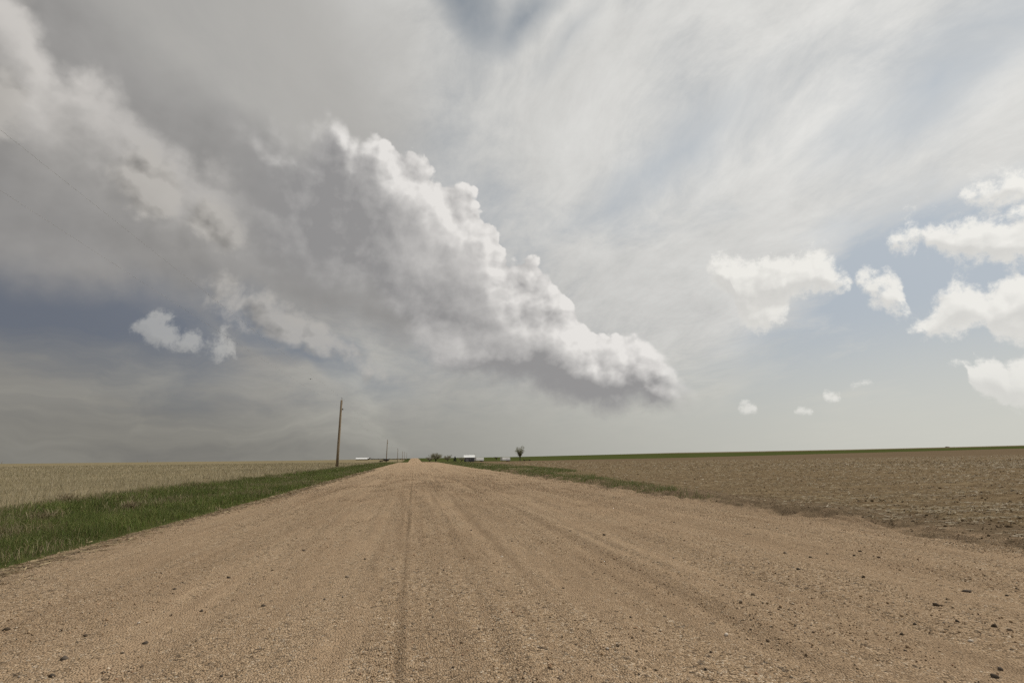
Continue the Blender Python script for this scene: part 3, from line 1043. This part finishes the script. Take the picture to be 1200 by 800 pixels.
def build_right_side():
    # weeds in patches along the right verge
    parts = []
    for y0, y1, dens, wid in ((11, 30, 260, 0.010), (30, 75, 130, 0.020), (75, 190, 40, 0.045)):
        n = int((y1 - y0) * 9 * dens)
        x = rng.uniform(6.0, 15.0, n)
        y = rng.uniform(y0, y1, n)
        edge = road_right(y) - 0.2 * sstep(y, 20, 40)
        wide = np.interp(y, [11, 16, 24, 34, 60, 190], [0.3, 1.0, 1.6, 5.0, 6.0, 7.0])
        patch = fbm(x * 0.35, y * 0.22, 3, 81) + 0.35 * np.exp(-((x - edge - 0.8) / 0.8) ** 2)
        ok = (x > edge + 0.15) & (x < edge + wide) & (patch + 0.10 * rng.standard_normal(n) > np.interp(y, [11, 14, 18, 40, 190], [0.5, 0.24, 0.08, 0.02, 0.0]))
        x, y = x[ok], y[ok]
        n = len(x)
        P = np.stack([x, y, top_z(x, y) - 0.02], 1)
        h = rng.uniform(0.06, 0.24, n)
        gr = np.array([(0.105, 0.140, 0.036), (0.13, 0.165, 0.05), (0.15, 0.165, 0.062), (0.24, 0.21, 0.11)])
        parts.append(blades(P, h, np.full(n, wid), rng.uniform(0.2, 0.9, n), pick(gr, n), 0.7, True))
    V, F, C = join(parts)
    o = add_obj('verge_weeds', make_mesh('verge_weeds', V, F, M_BLADE, C))
    tag(o, 'patchy green weeds between the road and the bare field', 'weeds', kind='stuff')
    # litter of broken stalks lying on the bare field
    x, y = fan_points(115000, 4.0, 110.0, 7.6, 150.0, (-20, 66), 0.85)
    dens = 0.6 * fbm(x * 0.5, y * 1.3, 3, 85) + 0.8 * fbm(x * 0.12, y * 2.2, 3, 86)
    ok = rng.random(len(x)) < np.clip(0.55 + 1.5 * dens, 0.05, 1) * np.where(x < 8.6, 0.45, 1)
    x, y = x[ok], y[ok]
    n = len(x)
    r = np.hypot(x, y)
    L = rng.uniform(0.03, 0.13, n) * np.clip(r / 22, 1, 3.0)
    W = rng.uniform(0.005, 0.013, n) * np.clip(r / 16, 1, 4)
    a = rng.normal(0, 0.6, n)
    tilt = rng.normal(0, 0.12, n)
    d = np.stack([np.cos(a) * np.cos(tilt), np.sin(a) * np.cos(tilt), np.sin(tilt)], 1) * (L / 2)[:, None]
    s = np.stack([-np.sin(a), np.cos(a), rng.uniform(-0.8, 0.8, n)], 1) * (W / 2)[:, None]
    P = np.stack([x, y, top_z(x, y) + 0.012 + np.abs(np.sin(tilt)) * L * 0.5], 1)
    V = np.stack([P - d - s, P + d - s, P + d + s, P - d + s], 1).reshape(-1, 3)
    Q = (np.arange(n) * 4)[:, None] + np.arange(4)
    pal = np.array([(0.32, 0.258, 0.158), (0.25, 0.197, 0.117), (0.43, 0.36, 0.24), (0.18, 0.138, 0.085), (0.54, 0.48, 0.37)])
    ti = pal[rng.choice(5, n, p=[0.32, 0.30, 0.14, 0.20, 0.04])] * rng.uniform(0.85, 1.15, (n, 1))
    o = add_obj('crop_litter', make_mesh('crop_litter', V, [Q], M_STRAW, np.repeat(ti, 4, 0)))
    tag(o, 'broken dry crop stalks littering the bare brown field', 'crop litter', kind='stuff')
    # clods
    x, y = fan_points(9000, 4.0, 60.0, 7.3, 90.0, (-20, 66), 0.9)
    n = len(x)
    size = np.maximum(rng.lognormal(-3.6, 0.5, n).clip(0.01, 0.10), 0.0016 * np.hypot(x, y))
    size = np.where(x < 8.0, size * 0.7, size)
    P = np.stack([x, y, top_z(x, y)], 1)
    V, F = lumps(OCT_V, OCT_F, P, size, (0.4, 0.8), 0.35, 0.3)
    ti = pick(np.array([(0.15, 0.110, 0.068), (0.19, 0.142, 0.09), (0.12, 0.088, 0.055)]), n)
    o = add_obj('soil_clods', make_mesh('soil_clods', V, [F], M_STONE, np.repeat(ti, 6, 0)))
    tag(o, 'dark clods of earth on the field edge', 'clods', kind='stuff')
    # straw blown against the left edge of the road
    n = 4200
    y = 5.0 * (60 / 5.0) ** rng.random(n)
    x = road_left(y) + 0.12 + 0.16 * rng.standard_normal(n) + 0.25 * rng.random(n) ** 3
    L = rng.uniform(0.03, 0.16, n) * np.clip(y / 14, 1, 3)
    W = rng.uniform(0.004, 0.011, n) * np.clip(y / 9, 1, 5)
    a = rng.normal(1.4, 0.8, n)
    d = np.stack([np.cos(a), np.sin(a), rng.normal(0, 0.12, n)], 1) * (L / 2)[:, None]
    s = np.stack([-np.sin(a), np.cos(a), rng.uniform(-0.9, 0.9, n)], 1) * (W / 2)[:, None]
    P = np.stack([x, y, top_z(x, y) + 0.012], 1)
    V = np.stack([P - d - s, P + d - s, P + d + s, P - d + s], 1).reshape(-1, 3)
    Q = (np.arange(n) * 4)[:, None] + np.arange(4)
    pal = np.array([(0.36, 0.29, 0.175), (0.28, 0.215, 0.125), (0.20, 0.15, 0.09), (0.14, 0.105, 0.065)])
    o = add_obj('straw_litter', make_mesh('straw_litter', V, [Q], M_STRAW, np.repeat(pick(pal, n), 4, 0)))
    tag(o, 'dry straw washed up along the grassy road edge', 'straw', kind='stuff')


build_gravel()
build_stones()
build_left_verge()
build_left_field()
build_right_side()

# ------------------------------------------------------------------ shape helpers for built things
class MB:
    def __init__(self):
        self.V, self.F = [], []

    def add(self, V, F):
        o = len(self.V)
        self.V += [tuple(v) for v in V]
        self.F += [tuple(i + o for i in f) for f in F]
        return self

    def box(self, c, s, rz=0.0):
        x, y, z = (k / 2 for k in s)
        ca, sa = math.cos(rz), math.sin(rz)
        V = [(c[0] + a * ca - b * sa, c[1] + a * sa + b * ca, c[2] + d) for d in (-z, z) for a, b in ((-x, -y), (x, -y), (x, y), (-x, y))]
        return self.add(V, [(3, 2, 1, 0), (4, 5, 6, 7), (0, 1, 5, 4), (1, 2, 6, 5), (2, 3, 7, 6), (3, 0, 4, 7)])

    def tube(self, pts, radii, n=8, cap=True):
        pts = [Vector(p) for p in pts]
        rings = []
        for i, p in enumerate(pts):
            d = (pts[min(i + 1, len(pts) - 1)] - pts[max(i - 1, 0)]).normalized()
            a = d.cross(Vector((0.3, 0.9, 0.2)) if abs(d.y) < 0.9 else Vector((1, 0, 0))).normalized()
            b = d.cross(a)
            rings.append([p + (a * math.cos(2 * math.pi * k / n) + b * math.sin(2 * math.pi * k / n)) * radii[i] for k in range(n)])
        V = [v for r in rings for v in r]
        F = [(i * n + k, i * n + (k + 1) % n, (i + 1) * n + (k + 1) % n, (i + 1) * n + k) for i in range(len(pts) - 1) for k in range(n)]
        if cap:
            F += [tuple(range(n))[::-1], tuple((len(pts) - 1) * n + k for k in range(n))]
        return self.add(V, F)

    def mesh(self, name, mat, smooth=False):
        me = bpy.data.meshes.new(name)
        me.from_pydata(self.V, [], self.F)
        if smooth:
            me.polygons.foreach_set('use_smooth', [True] * len(me.polygons))
        me.materials.append(mat)
        me.update()
        return me

    def build(self, name, mat, parent=None, smooth=False):
        return add_obj(name, self.mesh(name, mat, smooth), parent)


def thing(name, loc, label, cat, group=None, rz=0.0):
    o = add_obj(name, None, None, loc)
    o.empty_display_size = 0.3
    o.rotation_euler = (0, 0, rz)
    return tag(o, label, cat, group)


def wood_fn(g, p):
    n = g.noise(scaled(g, p, 14.0, 14.0, 0.6), 1.0, 5.0, 0.6)
    return g.ramp(n, [(0.3, (0.17, 0.132, 0.092)), (0.55, (0.29, 0.232, 0.165)), (0.75, (0.40, 0.325, 0.235))]), n, 0.01


M_WOOD = new_mat('weathered_pole', wood_fn, 0.9, 0.1)
M_GLASS = plain('grey_porcelain', (0.30, 0.30, 0.31), 0.3)
M_STEEL = plain('galvanised_steel', (0.22, 0.22, 0.22), 0.5)
M_WIRE = plain('dull_wire', (0.3, 0.3, 0.3), 0.6)
M_WHITE = plain('white_metal', (0.74, 0.75, 0.75), 0.45, 0.06, 2.0)
M_WALL = plain('dark_grey_siding', (0.085, 0.086, 0.092), 0.8, 0.2, 2.0)
M_DARK = plain('dark_rubber', (0.025, 0.025, 0.026), 0.8)
M_PANE = plain('window_glass', (0.05, 0.06, 0.07), 0.15, 0.05, 1.0, 0.6)
M_RUST = plain('rusty_boards', (0.19, 0.10, 0.07), 0.9, 0.25, 3.0)
M_BROWN = plain('brown_boards', (0.115, 0.085, 0.065), 0.9, 0.25, 3.0)
M_BARK = plain('bark', (0.075, 0.062, 0.05), 0.95, 0.25, 4.0)
M_BIRD = plain('dark_feathers', (0.022, 0.02, 0.02), 0.8)
M_WEED = plain('dead_stalk', (0.40, 0.345, 0.24), 0.85, 0.2, 6.0)
M_LEAF = blade_mat('leaf', 0.3)

# ------------------------------------------------------------------ pole line along the left verge
POLE_H, POLE_X = 9.35, -10.25


def pole_parts(root):
    MB().tube([(0, 0, -0.6), (0, 0, 3.0), (0, 0, 6.2), (0, 0, POLE_H - 0.25), (0, 0, POLE_H - 0.16)], [0.19, 0.175, 0.15, 0.125, 0.06], 14).build('shaft', M_WOOD, root, True)
    MB().tube([(0.13, 0, POLE_H - 0.85), (0.14, 0, POLE_H - 0.3), (0.10, 0, POLE_H - 0.12), (0.04, 0, POLE_H - 0.02)], [0.02, 0.02, 0.02, 0.016], 6).build('pin', M_STEEL, root)
    MB().tube([(0.04, 0, POLE_H - 0.02), (0.04, 0, POLE_H + 0.03), (0.04, 0, POLE_H + 0.06), (0.04, 0, POLE_H + 0.10), (0.04, 0, POLE_H + 0.15)],
              [0.03, 0.085, 0.05, 0.06, 0.025], 10).build('insulator', M_GLASS, root, True)
    b = MB().box((0.19, 0, POLE_H - 1.45), (0.16, 0.05, 0.20)).build('bracket', M_STEEL, root)
    MB().tube([(0.29, 0, POLE_H - 1.56), (0.29, 0, POLE_H - 1.49), (0.29, 0, POLE_H - 1.45), (0.29, 0, POLE_H - 1.41), (0.29, 0, POLE_H - 1.34)],
              [0.05, 0.05, 0.03, 0.05, 0.05], 10).build('spool', M_GLASS, b, True)
    MB().tube([(0.0, 0.182, 0.0), (0.0, 0.165, 3.2), (0.0, 0.13, POLE_H - 1.5)], [0.012, 0.012, 0.012], 5).build('ground_wire', M_WIRE, root)


def copy_tree(o, parent=None):
    c = o.copy()
    COL.objects.link(c)
    c.parent = parent
    for ch in [k for k in bpy.data.objects if k.parent is o]:
        copy_tree(ch, c)
    return c


POLE_Y = [-42.0, 74.8, 222.0, 368.0, 510.0, 655.0, 800.0]
POLE_LABEL = ['wooden utility pole at the near end of the overhead wires',
              'wooden utility pole rising from green verge grass, no shrub at its foot',
              'wooden utility pole with a dark shrub at its foot',
              'wooden utility pole far down the road, next after the shrub one',
              'hazy wooden utility pole past the crest, fourth along the line',
              'hazy wooden utility pole past the crest, fifth along the line',
              'hazy wooden utility pole past the crest, last of the line']
POLES = []
for i, y in enumerate(POLE_Y):
    x = POLE_X - (0.9 if i >= 2 else 0) + (0.4 * math.sin(i * 2.2) if i > 2 else 0)
    loc = Vector((x, y, float(ground_z(x, y))))
    if i == 0:
        root = thing('utility_pole', loc, POLE_LABEL[0], 'utility pole', 'poles along the road')
        pole_parts(root)
        first_pole = root
    else:
        root = copy_tree(first_pole)
        root.location = loc
        root['label'] = POLE_LABEL[i]
    root.rotation_euler = (0, math.radians([0, 0.25, 0.7, -0.5, 0.4, 0.0, 0.3][i]), 0.05 * i)
    POLES.append(root)


def attach(root, p):
    return root.location + root.rotation_euler.to_matrix() @ Vector(p)


WIRE_AT = [('upper', (0.04, 0, POLE_H + 0.12)), ('lower', (0.29, 0, POLE_H - 1.45))]
SPAN = ['over the near grass verge to the shrubless pole', 'from the shrubless pole to the pole with the shrub', 'past the shrub pole towards the crest',
        'from the third pole over the crest', 'from the fourth pole beyond the crest', 'from the fifth pole to the last one']
for i in range(len(POLES) - 1):
    for nm, p in WIRE_AT:
        a, b = attach(POLES[i], p), attach(POLES[i + 1], p)
        sag = (b - a).length ** 2 * 3.0e-5
        pts = [a.lerp(b, k / 28) - Vector((0, 0, sag * 4 * (k / 28) * (1 - k / 28))) for k in range(29)]
        r = 0.0028 if nm == 'upper' else 0.0021
        o = MB().tube(pts, [r] * 29, 5).build('power_line', M_WIRE)
        tag(o, f'{nm} thin wire strung {SPAN[i]}', 'wire', 'wires along the pole line')


# ------------------------------------------------------------------ trees
def leaf_cloud(centres, radii, per, size, pal, name, parent, squash=0.85):
    P, C = [], []
    for c, r in zip(centres, radii):
        q = rng.normal(0, 1, (per, 3))
        q /= np.linalg.norm(q, axis=1)[:, None]
        q *= (r * rng.random((per, 1)) ** 0.45)
        q[:, 2] *= squash
        P.append(q + np.array(c))
        C.append(pick(pal, per, 0.25))
    P, C = np.vstack(P), np.vstack(C)
    n = len(P)
    a, b = rng.normal(0, 1, (n, 3)), rng.normal(0, 1, (n, 3))
    a /= np.linalg.norm(a, axis=1)[:, None]
    b /= np.linalg.norm(b, axis=1)[:, None]
    s = size * rng.uniform(0.6, 1.4, (n, 1))
    V = np.stack([P - a * s, P + b * s * 0.6, P + a * s, P - b * s * 0.6], 1).reshape(-1, 3)
    Q = (np.arange(n) * 4)[:, None] + np.arange(4)
    return add_obj(name, make_mesh(name, V, [Q], M_LEAF, np.repeat(C, 4, 0)), parent)


def tree(px, dist, height, width, label, pal, sparse=1.0, upright=0.5, limbs=7, name='tree', group=None, trunk_frac=0.3):
    loc = at_range(px, dist)
    root = thing(name, loc, label, 'tree' if name != 'shrub' else 'shrub', group)
    t = MB()
    lean = rng.uniform(-0.05, 0.05)
    th = height * trunk_frac
    t.tube([(0, 0, -0.3), (lean, 0, th * 0.5), (lean * 2, 0, th), (lean * 3, 0, height * 0.6)], [height * 0.035, height * 0.028, height * 0.024, height * 0.012], 7)
    t.build('trunk', M_BARK, root, True)
    cents, rads = [], []
    for k in range(limbs):
        az = 2 * math.pi * (k + rng.uniform(-0.3, 0.3)) / limbs
        reach = width * 0.5 * rng.uniform(0.45, 0.85)
        z0 = th * rng.uniform(0.6, 1.5)
        z1 = height * (upright * rng.uniform(0.6, 1.05) + (1 - upright) * rng.uniform(0.45, 0.8))
        e = Vector((math.cos(az) * reach, math.sin(az) * reach, min(z1, height * 0.9)))
        m = Vector((e.x * 0.45, e.y * 0.45, z0 + (e.z - z0) * 0.55))
        MB().tube([(lean, 0, z0), m, e], [height * 0.016, height * 0.011, height * 0.004], 6).build('limb', M_BARK, root, True)
        b0 = Vector((lean, 0, z0))
        for f in np.linspace(0.35 if upright > 0.6 else 0.6, 1.05, 4):
            cents.append(b0.lerp(m, f * 2) if f < 0.5 else m.lerp(e, f * 2 - 1))
            rads.append(width * (0.08 + 0.07 * f) * rng.uniform(0.8, 1.3))
    leaf_cloud(cents, rads, int(70 * sparse), width * 0.022, pal, 'crown', root)
    return root


OLIVE = np.array([(0.20, 0.20, 0.105), (0.25, 0.245, 0.135), (0.16, 0.165, 0.085)])
GREYG = np.array([(0.25, 0.235, 0.16), (0.30, 0.285, 0.20), (0.20, 0.195, 0.13)])
FIR = np.array([(0.018, 0.026, 0.02), (0.026, 0.036, 0.026), (0.014, 0.02, 0.017)])
tree(609.5, 425, 12.0, 8.6, 'tall sparse tree with upswept limbs standing alone past the trailers', OLIVE, 1.1, 0.62, 13, trunk_frac=0.22)
tree(510.5, 400, 7.6, 10.5, 'broad greyish tree, the widest of the farmyard clump', GREYG, 1.1, 0.4, 9, trunk_frac=0.12, group='trees round the farmyard')
tree(503.5, 395, 4.6, 6.5, 'low greyish tree crowding against the broad one by the road', GREYG, 1.0, 0.3, 7, trunk_frac=0.12, group='trees round the farmyard')
tree(524.5, 410, 5.6, 7.5, 'mid-sized greyish tree between the broad tree and the dark conifer', GREYG, 1.0, 0.4, 8, trunk_frac=0.12, group='trees round the farmyard')
tree(541.0, 420, 4.2, 5.5, 'small greyish tree between the dark conifer and the barn', GREYG, 1.0, 0.4, 7, trunk_frac=0.12, group='trees round the farmyard')
tree(581.5, 455, 4.6, 4.0, 'small brownish tree behind, between the two white trailers', np.array([(0.10, 0.08, 0.06), (0.13, 0.10, 0.075)]), 0.8, 0.5, 6)
tree(452.5, 219, 1.7, 3.4, 'dark low shrub growing at the foot of a utility pole', np.array([(0.05, 0.045, 0.035), (0.075, 0.068, 0.05)]), 1.2, 0.3, 7, name='shrub')
tree(447.0, 236, 1.0, 2.2, 'small dark shrub a little beyond the pole-foot shrub', np.array([(0.05, 0.045, 0.035), (0.075, 0.068, 0.05)]), 1.0, 0.3, 6, name='shrub')
tree(432.5, 560, 2.6, 3.8, 'dark rounded bush at the end of the white-roofed building', np.array([(0.03, 0.032, 0.028), (0.045, 0.046, 0.04)]), 1.2, 0.3, 7, name='shrub')


def conifer(px, dist, h, w, label):
    loc = at_range(px, dist)
    root = thing('conifer', loc, label, 'tree', 'trees round the farmyard')
    MB().tube([(0, 0, -0.2), (0, 0, h * 0.5), (0, 0, h * 0.97)], [0.16, 0.1, 0.02], 7).build('trunk', M_BARK, root)
    cents, rads = [], []
    for k in range(14):
        f = k / 13
        for j in range(4):
            a = k * 1.3 + j * math.pi / 2
            r = w * 0.32 * (1 - f) ** 0.8
            cents.append((math.cos(a) * r, math.sin(a) * r, h * (0.10 + 0.86 * f)))
            rads.append(max(0.18, w * 0.22 * (1 - f) + 0.1))
    leaf_cloud(cents, rads, 28, 0.13, FIR, 'crown', root)


conifer(533.2, 405, 4.3, 3.6, 'dark pointed conifer in the farmyard, the only evergreen')


# ------------------------------------------------------------------ farm buildings and vehicles
def building(name, px, dist, L, W, H, RH, wall_m, roof_m, label, cat, rz, doors=1, windows=2, drop=0.0):
    loc = at_range(px, dist) - Vector((0, 0, drop))
    root = thing(name, loc, label, cat, None, rz)
    w = MB()
    x, y = L / 2, W / 2
    w.add([(-x, -y, -0.5), (x, -y, -0.5), (x, y, -0.5), (-x, y, -0.5), (-x, -y, H), (x, -y, H), (x, y, H), (-x, y, H), (-x, 0, H + RH), (x, 0, H + RH)],
          [(0, 1, 5, 4), (2, 3, 7, 6), (1, 2, 6, 9, 5), (3, 0, 4, 8, 7), (3, 2, 1, 0)])
    w.build('wall', wall_m, root)
    ov = 0.35
    k = RH / y
    for s in (-1, 1):
        r = MB()
        a = [(-x - ov, s * (y + ov), H - ov * k + 0.06), (x + ov, s * (y + ov), H - ov * k + 0.06), (x + ov, s * 0.002, H + RH + 0.06), (-x - ov, s * 0.002, H + RH + 0.06)]
        b = [(p[0], p[1], p[2] + 0.12) for p in a]
        r.add(a + b, [(0, 1, 2, 3), (7, 6, 5, 4), (0, 4, 5, 1), (1, 5, 6, 2), (2, 6, 7, 3), (3, 7, 4, 0)])
        r.build('roof_panel', roof_m, root)
    for d in range(doors):
        dx = -x + L * (d + 0.6) / (doors + 1)
        o = MB().box((dx, -y - 0.04, H * 0.36), (min(3.0, L * 0.28), 0.07, H * 0.72)).build('door', M_STEEL, root)
        MB().box((dx + 0.9, -y - 0.10, H * 0.36), (0.08, 0.05, 0.3)).build('handle', M_DARK, o)
    for d in range(windows):
        dx = x - L * (d + 0.7) / (windows + 2.2)
        o = MB().box((dx, -y - 0.03, H * 0.62), (1.1, 0.05, 0.9)).build('window', M_WHITE, root)
        MB().box((dx, -y - 0.07, H * 0.62), (0.95, 0.04, 0.75)).build('pane', M_PANE, o)
    return root


def trailer(px, dist, L, H, label, rz):
    loc = at_range(px, dist)
    root = thing('box_trailer', loc, label, 'trailer', None, rz)
    x, y = L / 2, 1.2
    z0, z1 = 0.95, 0.95 + H
    c = 0.18
    prof = [(-y, z0), (y, z0), (y, z1 - c), (y - c, z1), (-y + c, z1), (-y, z1 - c)]
    b = MB()
    V = [(-x, p, q) for p, q in prof] + [(x, p, q) for p, q in prof]
    n = len(prof)
    b.add(V, [tuple(range(n))[::-1], tuple(range(n, 2 * n))] + [(k, (k + 1) % n, n + (k + 1) % n, n + k) for k in range(n)])
    b.build('body', M_WHITE, root)
    MB().box((0, 0, 0.78), (L * 0.96, 1.5, 0.30)).build('chassis', M_DARK, root)
    for wx in (x * 0.55, x * 0.8):
        for s in (-1, 1):
            o = MB().tube([(wx, s * 0.8, 0.48), (wx, s * 1.15, 0.48)], [0.48, 0.48], 16).build('wheel', M_DARK, root, False)
            MB().tube([(wx, s * 1.14, 0.48), (wx, s * 1.17, 0.48)], [0.24, 0.22], 12).build('rim', M_STEEL, o)
    for s in (-1, 1):
        MB().box((-x * 0.7, s * 0.7, 0.4), (0.14, 0.14, 0.9)).build('landing_leg', M_STEEL, root)
    o = MB().box((x + 0.03, 0, z0 + H * 0.5), (0.05, 2.1, H * 0.9)).build('rear_door', M_STEEL, root)
    MB().box((x + 0.07, 0.1, z0 + H * 0.5), (0.04, 0.05, H * 0.8)).build('latch_bar', M_DARK, o)
    return root


building('barn', 550, 432, 8.4, 7.0, 3.4, 1.7, M_WALL, M_WHITE, 'dark grey barn under a bright white metal roof in the farmyard', 'barn', -0.12)
building('farm_shed', 424.5, 600, 13.0, 7.0, 1.7, 1.2, M_BROWN, M_WHITE, 'long low building with a white roof by the left field edge', 'shed', 0.12, 2, 2, 0.7)
building('field_hut', 1113, 890, 4.5, 3.0, 1.1, 0.5, M_BROWN, M_BROWN, 'tiny brown hut on the skyline of the bare rise', 'hut', 0.3, 1, 1, 0.9)
trailer(561.5, 418, 7.4, 2.05, 'white box trailer parked close against the dark grey barn', 0.5)
trailer(592.2, 424, 8.4, 2.05, 'white box trailer parked alone on the grass near the tall sparse tree', 0.55)

loc = at_range(617.5, 422)
w = thing('farm_wagon', loc, 'low rusty flatbed wagon beneath the tall sparse tree', 'wagon', None, -0.1)
for k in range(5):
    MB().box((0, -0.96 + 0.48 * k, 0.95), (6.4, 0.45, 0.12)).build('plank', M_RUST, w)
MB().box((0, 0, 0.78), (6.2, 0.5, 0.2)).build('chassis', M_DARK, w)
MB().box((-3.2, 0, 1.35), (0.12, 2.3, 0.7)).build('headboard', M_RUST, w)
for wx in (-2.2, 2.2):
    for s in (-1, 1):
        o = MB().tube([(wx, s * 0.75, 0.42), (wx, s * 1.0, 0.42)], [0.42, 0.42], 14).build('wheel', M_DARK, w)
        MB().tube([(wx, s * 0.99, 0.42), (wx, s * 1.02, 0.42)], [0.2, 0.2], 10).build('rim', M_STEEL, o)

# a yard pole beside the barn, and two far markers on the left skyline
for px, dist, h, label in ((556.5, 436, 6.2, 'thin dark yard post standing at the barn corner'), (173, 640, 2.6, 'lone short post on the stubble skyline'),
                           (3, 640, 2.2, 'stubby post on the stubble skyline far from the road')):
    p = at_range(px, dist)
    t_ = thing('post', p, label, 'post')
    MB().tube([(0, 0, -0.3), (0, 0, h * 0.5), (0, 0, h)], [0.16, 0.15, 0.13], 8).build('shaft', M_WOOD, t_, True)
    MB().tube([(0, 0, h), (0, 0, h + 0.05), (0, 0, h + 0.12)], [0.15, 0.16, 0.03], 8).build('cap', M_STEEL, t_)

# far windbreak that reads as one dark line left of the road
P, R_ = [], []
for k in range(90):
    q = at_range(434 + 45 * (k + rng.random()) / 90, 640 + rng.uniform(-10, 10))
    hgt = rng.uniform(0.6, 1.5)
    P.append((q.x, q.y, q.z + hgt * 0.4))
    R_.append(hgt)
o = leaf_cloud(P, R_, 26, 0.28, np.array([(0.05, 0.055, 0.045), (0.07, 0.07, 0.055), (0.04, 0.042, 0.038)]), 'far_windbreak', None, 0.7)
tag(o, 'far dark windbreak along the skyline left of the road', 'windbreak', kind='stuff')

# ------------------------------------------------------------------ dry weeds at the edge of the stubble field
def dry_weed(px, py, top_py, label, tilt, n_br, spread):
    p = hit(px, py)
    h = (py - top_py) / F_PX * (p - EYE).length * 1.02
    root = thing('dry_weed', p - Vector((0, 0, 0.03)), label, 'weed')
    root.rotation_euler = (0, tilt, rng.uniform(0, 1))
    r = 0.011
    MB().tube([(0, 0, 0), (0.01, 0, h * 0.35), (-0.01, 0.01, h * 0.7), (0.01, 0, h)], [r, r * 0.9, r * 0.7, r * 0.35], 6).build('stem', M_WEED, root)
    for k in range(n_br):
        f = 0.35 + 0.55 * k / max(1, n_br - 1)
        a = k * 2.4
        L = h * spread * rng.uniform(0.6, 1.1) * (1.1 - f * 0.5)
        e = Vector((math.cos(a) * L * 0.65, math.sin(a) * L * 0.65, h * f + L * 0.8))
        br = MB().tube([(0, 0, h * f), (e.x * 0.5, e.y * 0.5, h * f + L * 0.32), e], [r * 0.6, r * 0.5, r * 0.3], 5).build('branch', M_WEED, root)
        for j in range(2):
            b0 = Vector((e.x * 0.5, e.y * 0.5, h * f + L * 0.32)).lerp(e, 0.3 + 0.35 * j)
            MB().tube([b0, b0 + Vector((rng.uniform(-0.4, 0.4), rng.uniform(-0.4, 0.4), 0.7)) * L * 0.35], [r * 0.4, r * 0.25], 4).build('twig', M_WEED, br)


dry_weed(57, 584, 558, 'tall branching dead weed stalk standing above the stubble', 0.03, 7, 0.38)
dry_weed(70, 586, 571, 'short dead weed stalk leaning over beside the tall branching one', 0.75, 4, 0.3)


def dry_tuft(px, py, wpx, n, label):
    p = hit(px, py)
    d = (p - EYE).length
    wd = wpx / F_PX * d
    q = rng.normal(0, wd * 0.22, (n, 2))
    x, y = p.x + q[:, 0], p.y + q[:, 1]
    P = np.stack([x, y, ground_z(x, y) - 0.01], 1)
    v, qd, t, c = blades(P, rng.uniform(0.22, 0.42, n), np.full(n, 0.009), rng.uniform(0.3, 1.1, n), pick(DRY, n) * 0.95, 0.8, True)
    o = add_obj('dry_grass_tuft', make_mesh('dry_grass_tuft', v - np.array(p), [qd, t], M_STRAW, c), None, p)
    tag(o, label, 'grass tuft')


dry_tuft(153, 598, 15, 260, 'round pale dry tuft standing out in the green verge')
dry_tuft(52, 612, 26, 200, 'spread of bleached dry grass in the verge below the dead weed')
dry_tuft(77, 588, 16, 200, 'bleached dry tuft at the stubble edge under the leaning stalk')

# ------------------------------------------------------------------ bird
d = ray(364, 444)
b = thing('bird', EYE + d * 110.0, 'small dark bird gliding in the sky above the poles', 'bird', None, 0.5)
b.rotation_euler = (0.1, 0.15, 0.5)
MB().tube([(0, -0.2, 0), (0, -0.14, 0.01), (0, 0, 0), (0, 0.12, 0.0), (0, 0.24, 0.01)], [0.01, 0.04, 0.065, 0.045, 0.012], 8).build('body', M_BIRD, b, True)
for s in (-1, 1):
    MB().add([(s * 0.03, -0.07, 0.02), (s * 0.03, 0.09, 0.02), (s * 0.22, 0.05, 0.09), (s * 0.22, -0.09, 0.09), (s * 0.44, 0.08, 0.06),
              (s * 0.03, -0.07, 0.0), (s * 0.03, 0.09, 0.0), (s * 0.22, 0.05, 0.075), (s * 0.22, -0.09, 0.075), (s * 0.44, 0.08, 0.05)],
             [(0, 3, 2, 1), (3, 4, 2), (5, 6, 7, 8), (8, 7, 9), (0, 5, 8, 3), (3, 8, 9, 4), (4, 9, 7, 2), (2, 7, 6, 1), (1, 6, 5, 0)]).build('wing', M_BIRD, b)
MB().add([(-0.02, 0.18, 0.01), (0.02, 0.18, 0.01), (0.06, 0.34, 0.01), (-0.06, 0.34, 0.01), (-0.02, 0.18, 0), (0.02, 0.18, 0), (0.06, 0.34, 0), (-0.06, 0.34, 0)],
         [(0, 1, 2, 3), (7, 6, 5, 4), (0, 4, 5, 1), (1, 5, 6, 2), (2, 6, 7, 3), (3, 7, 4, 0)]).build('tail', M_BIRD, b)
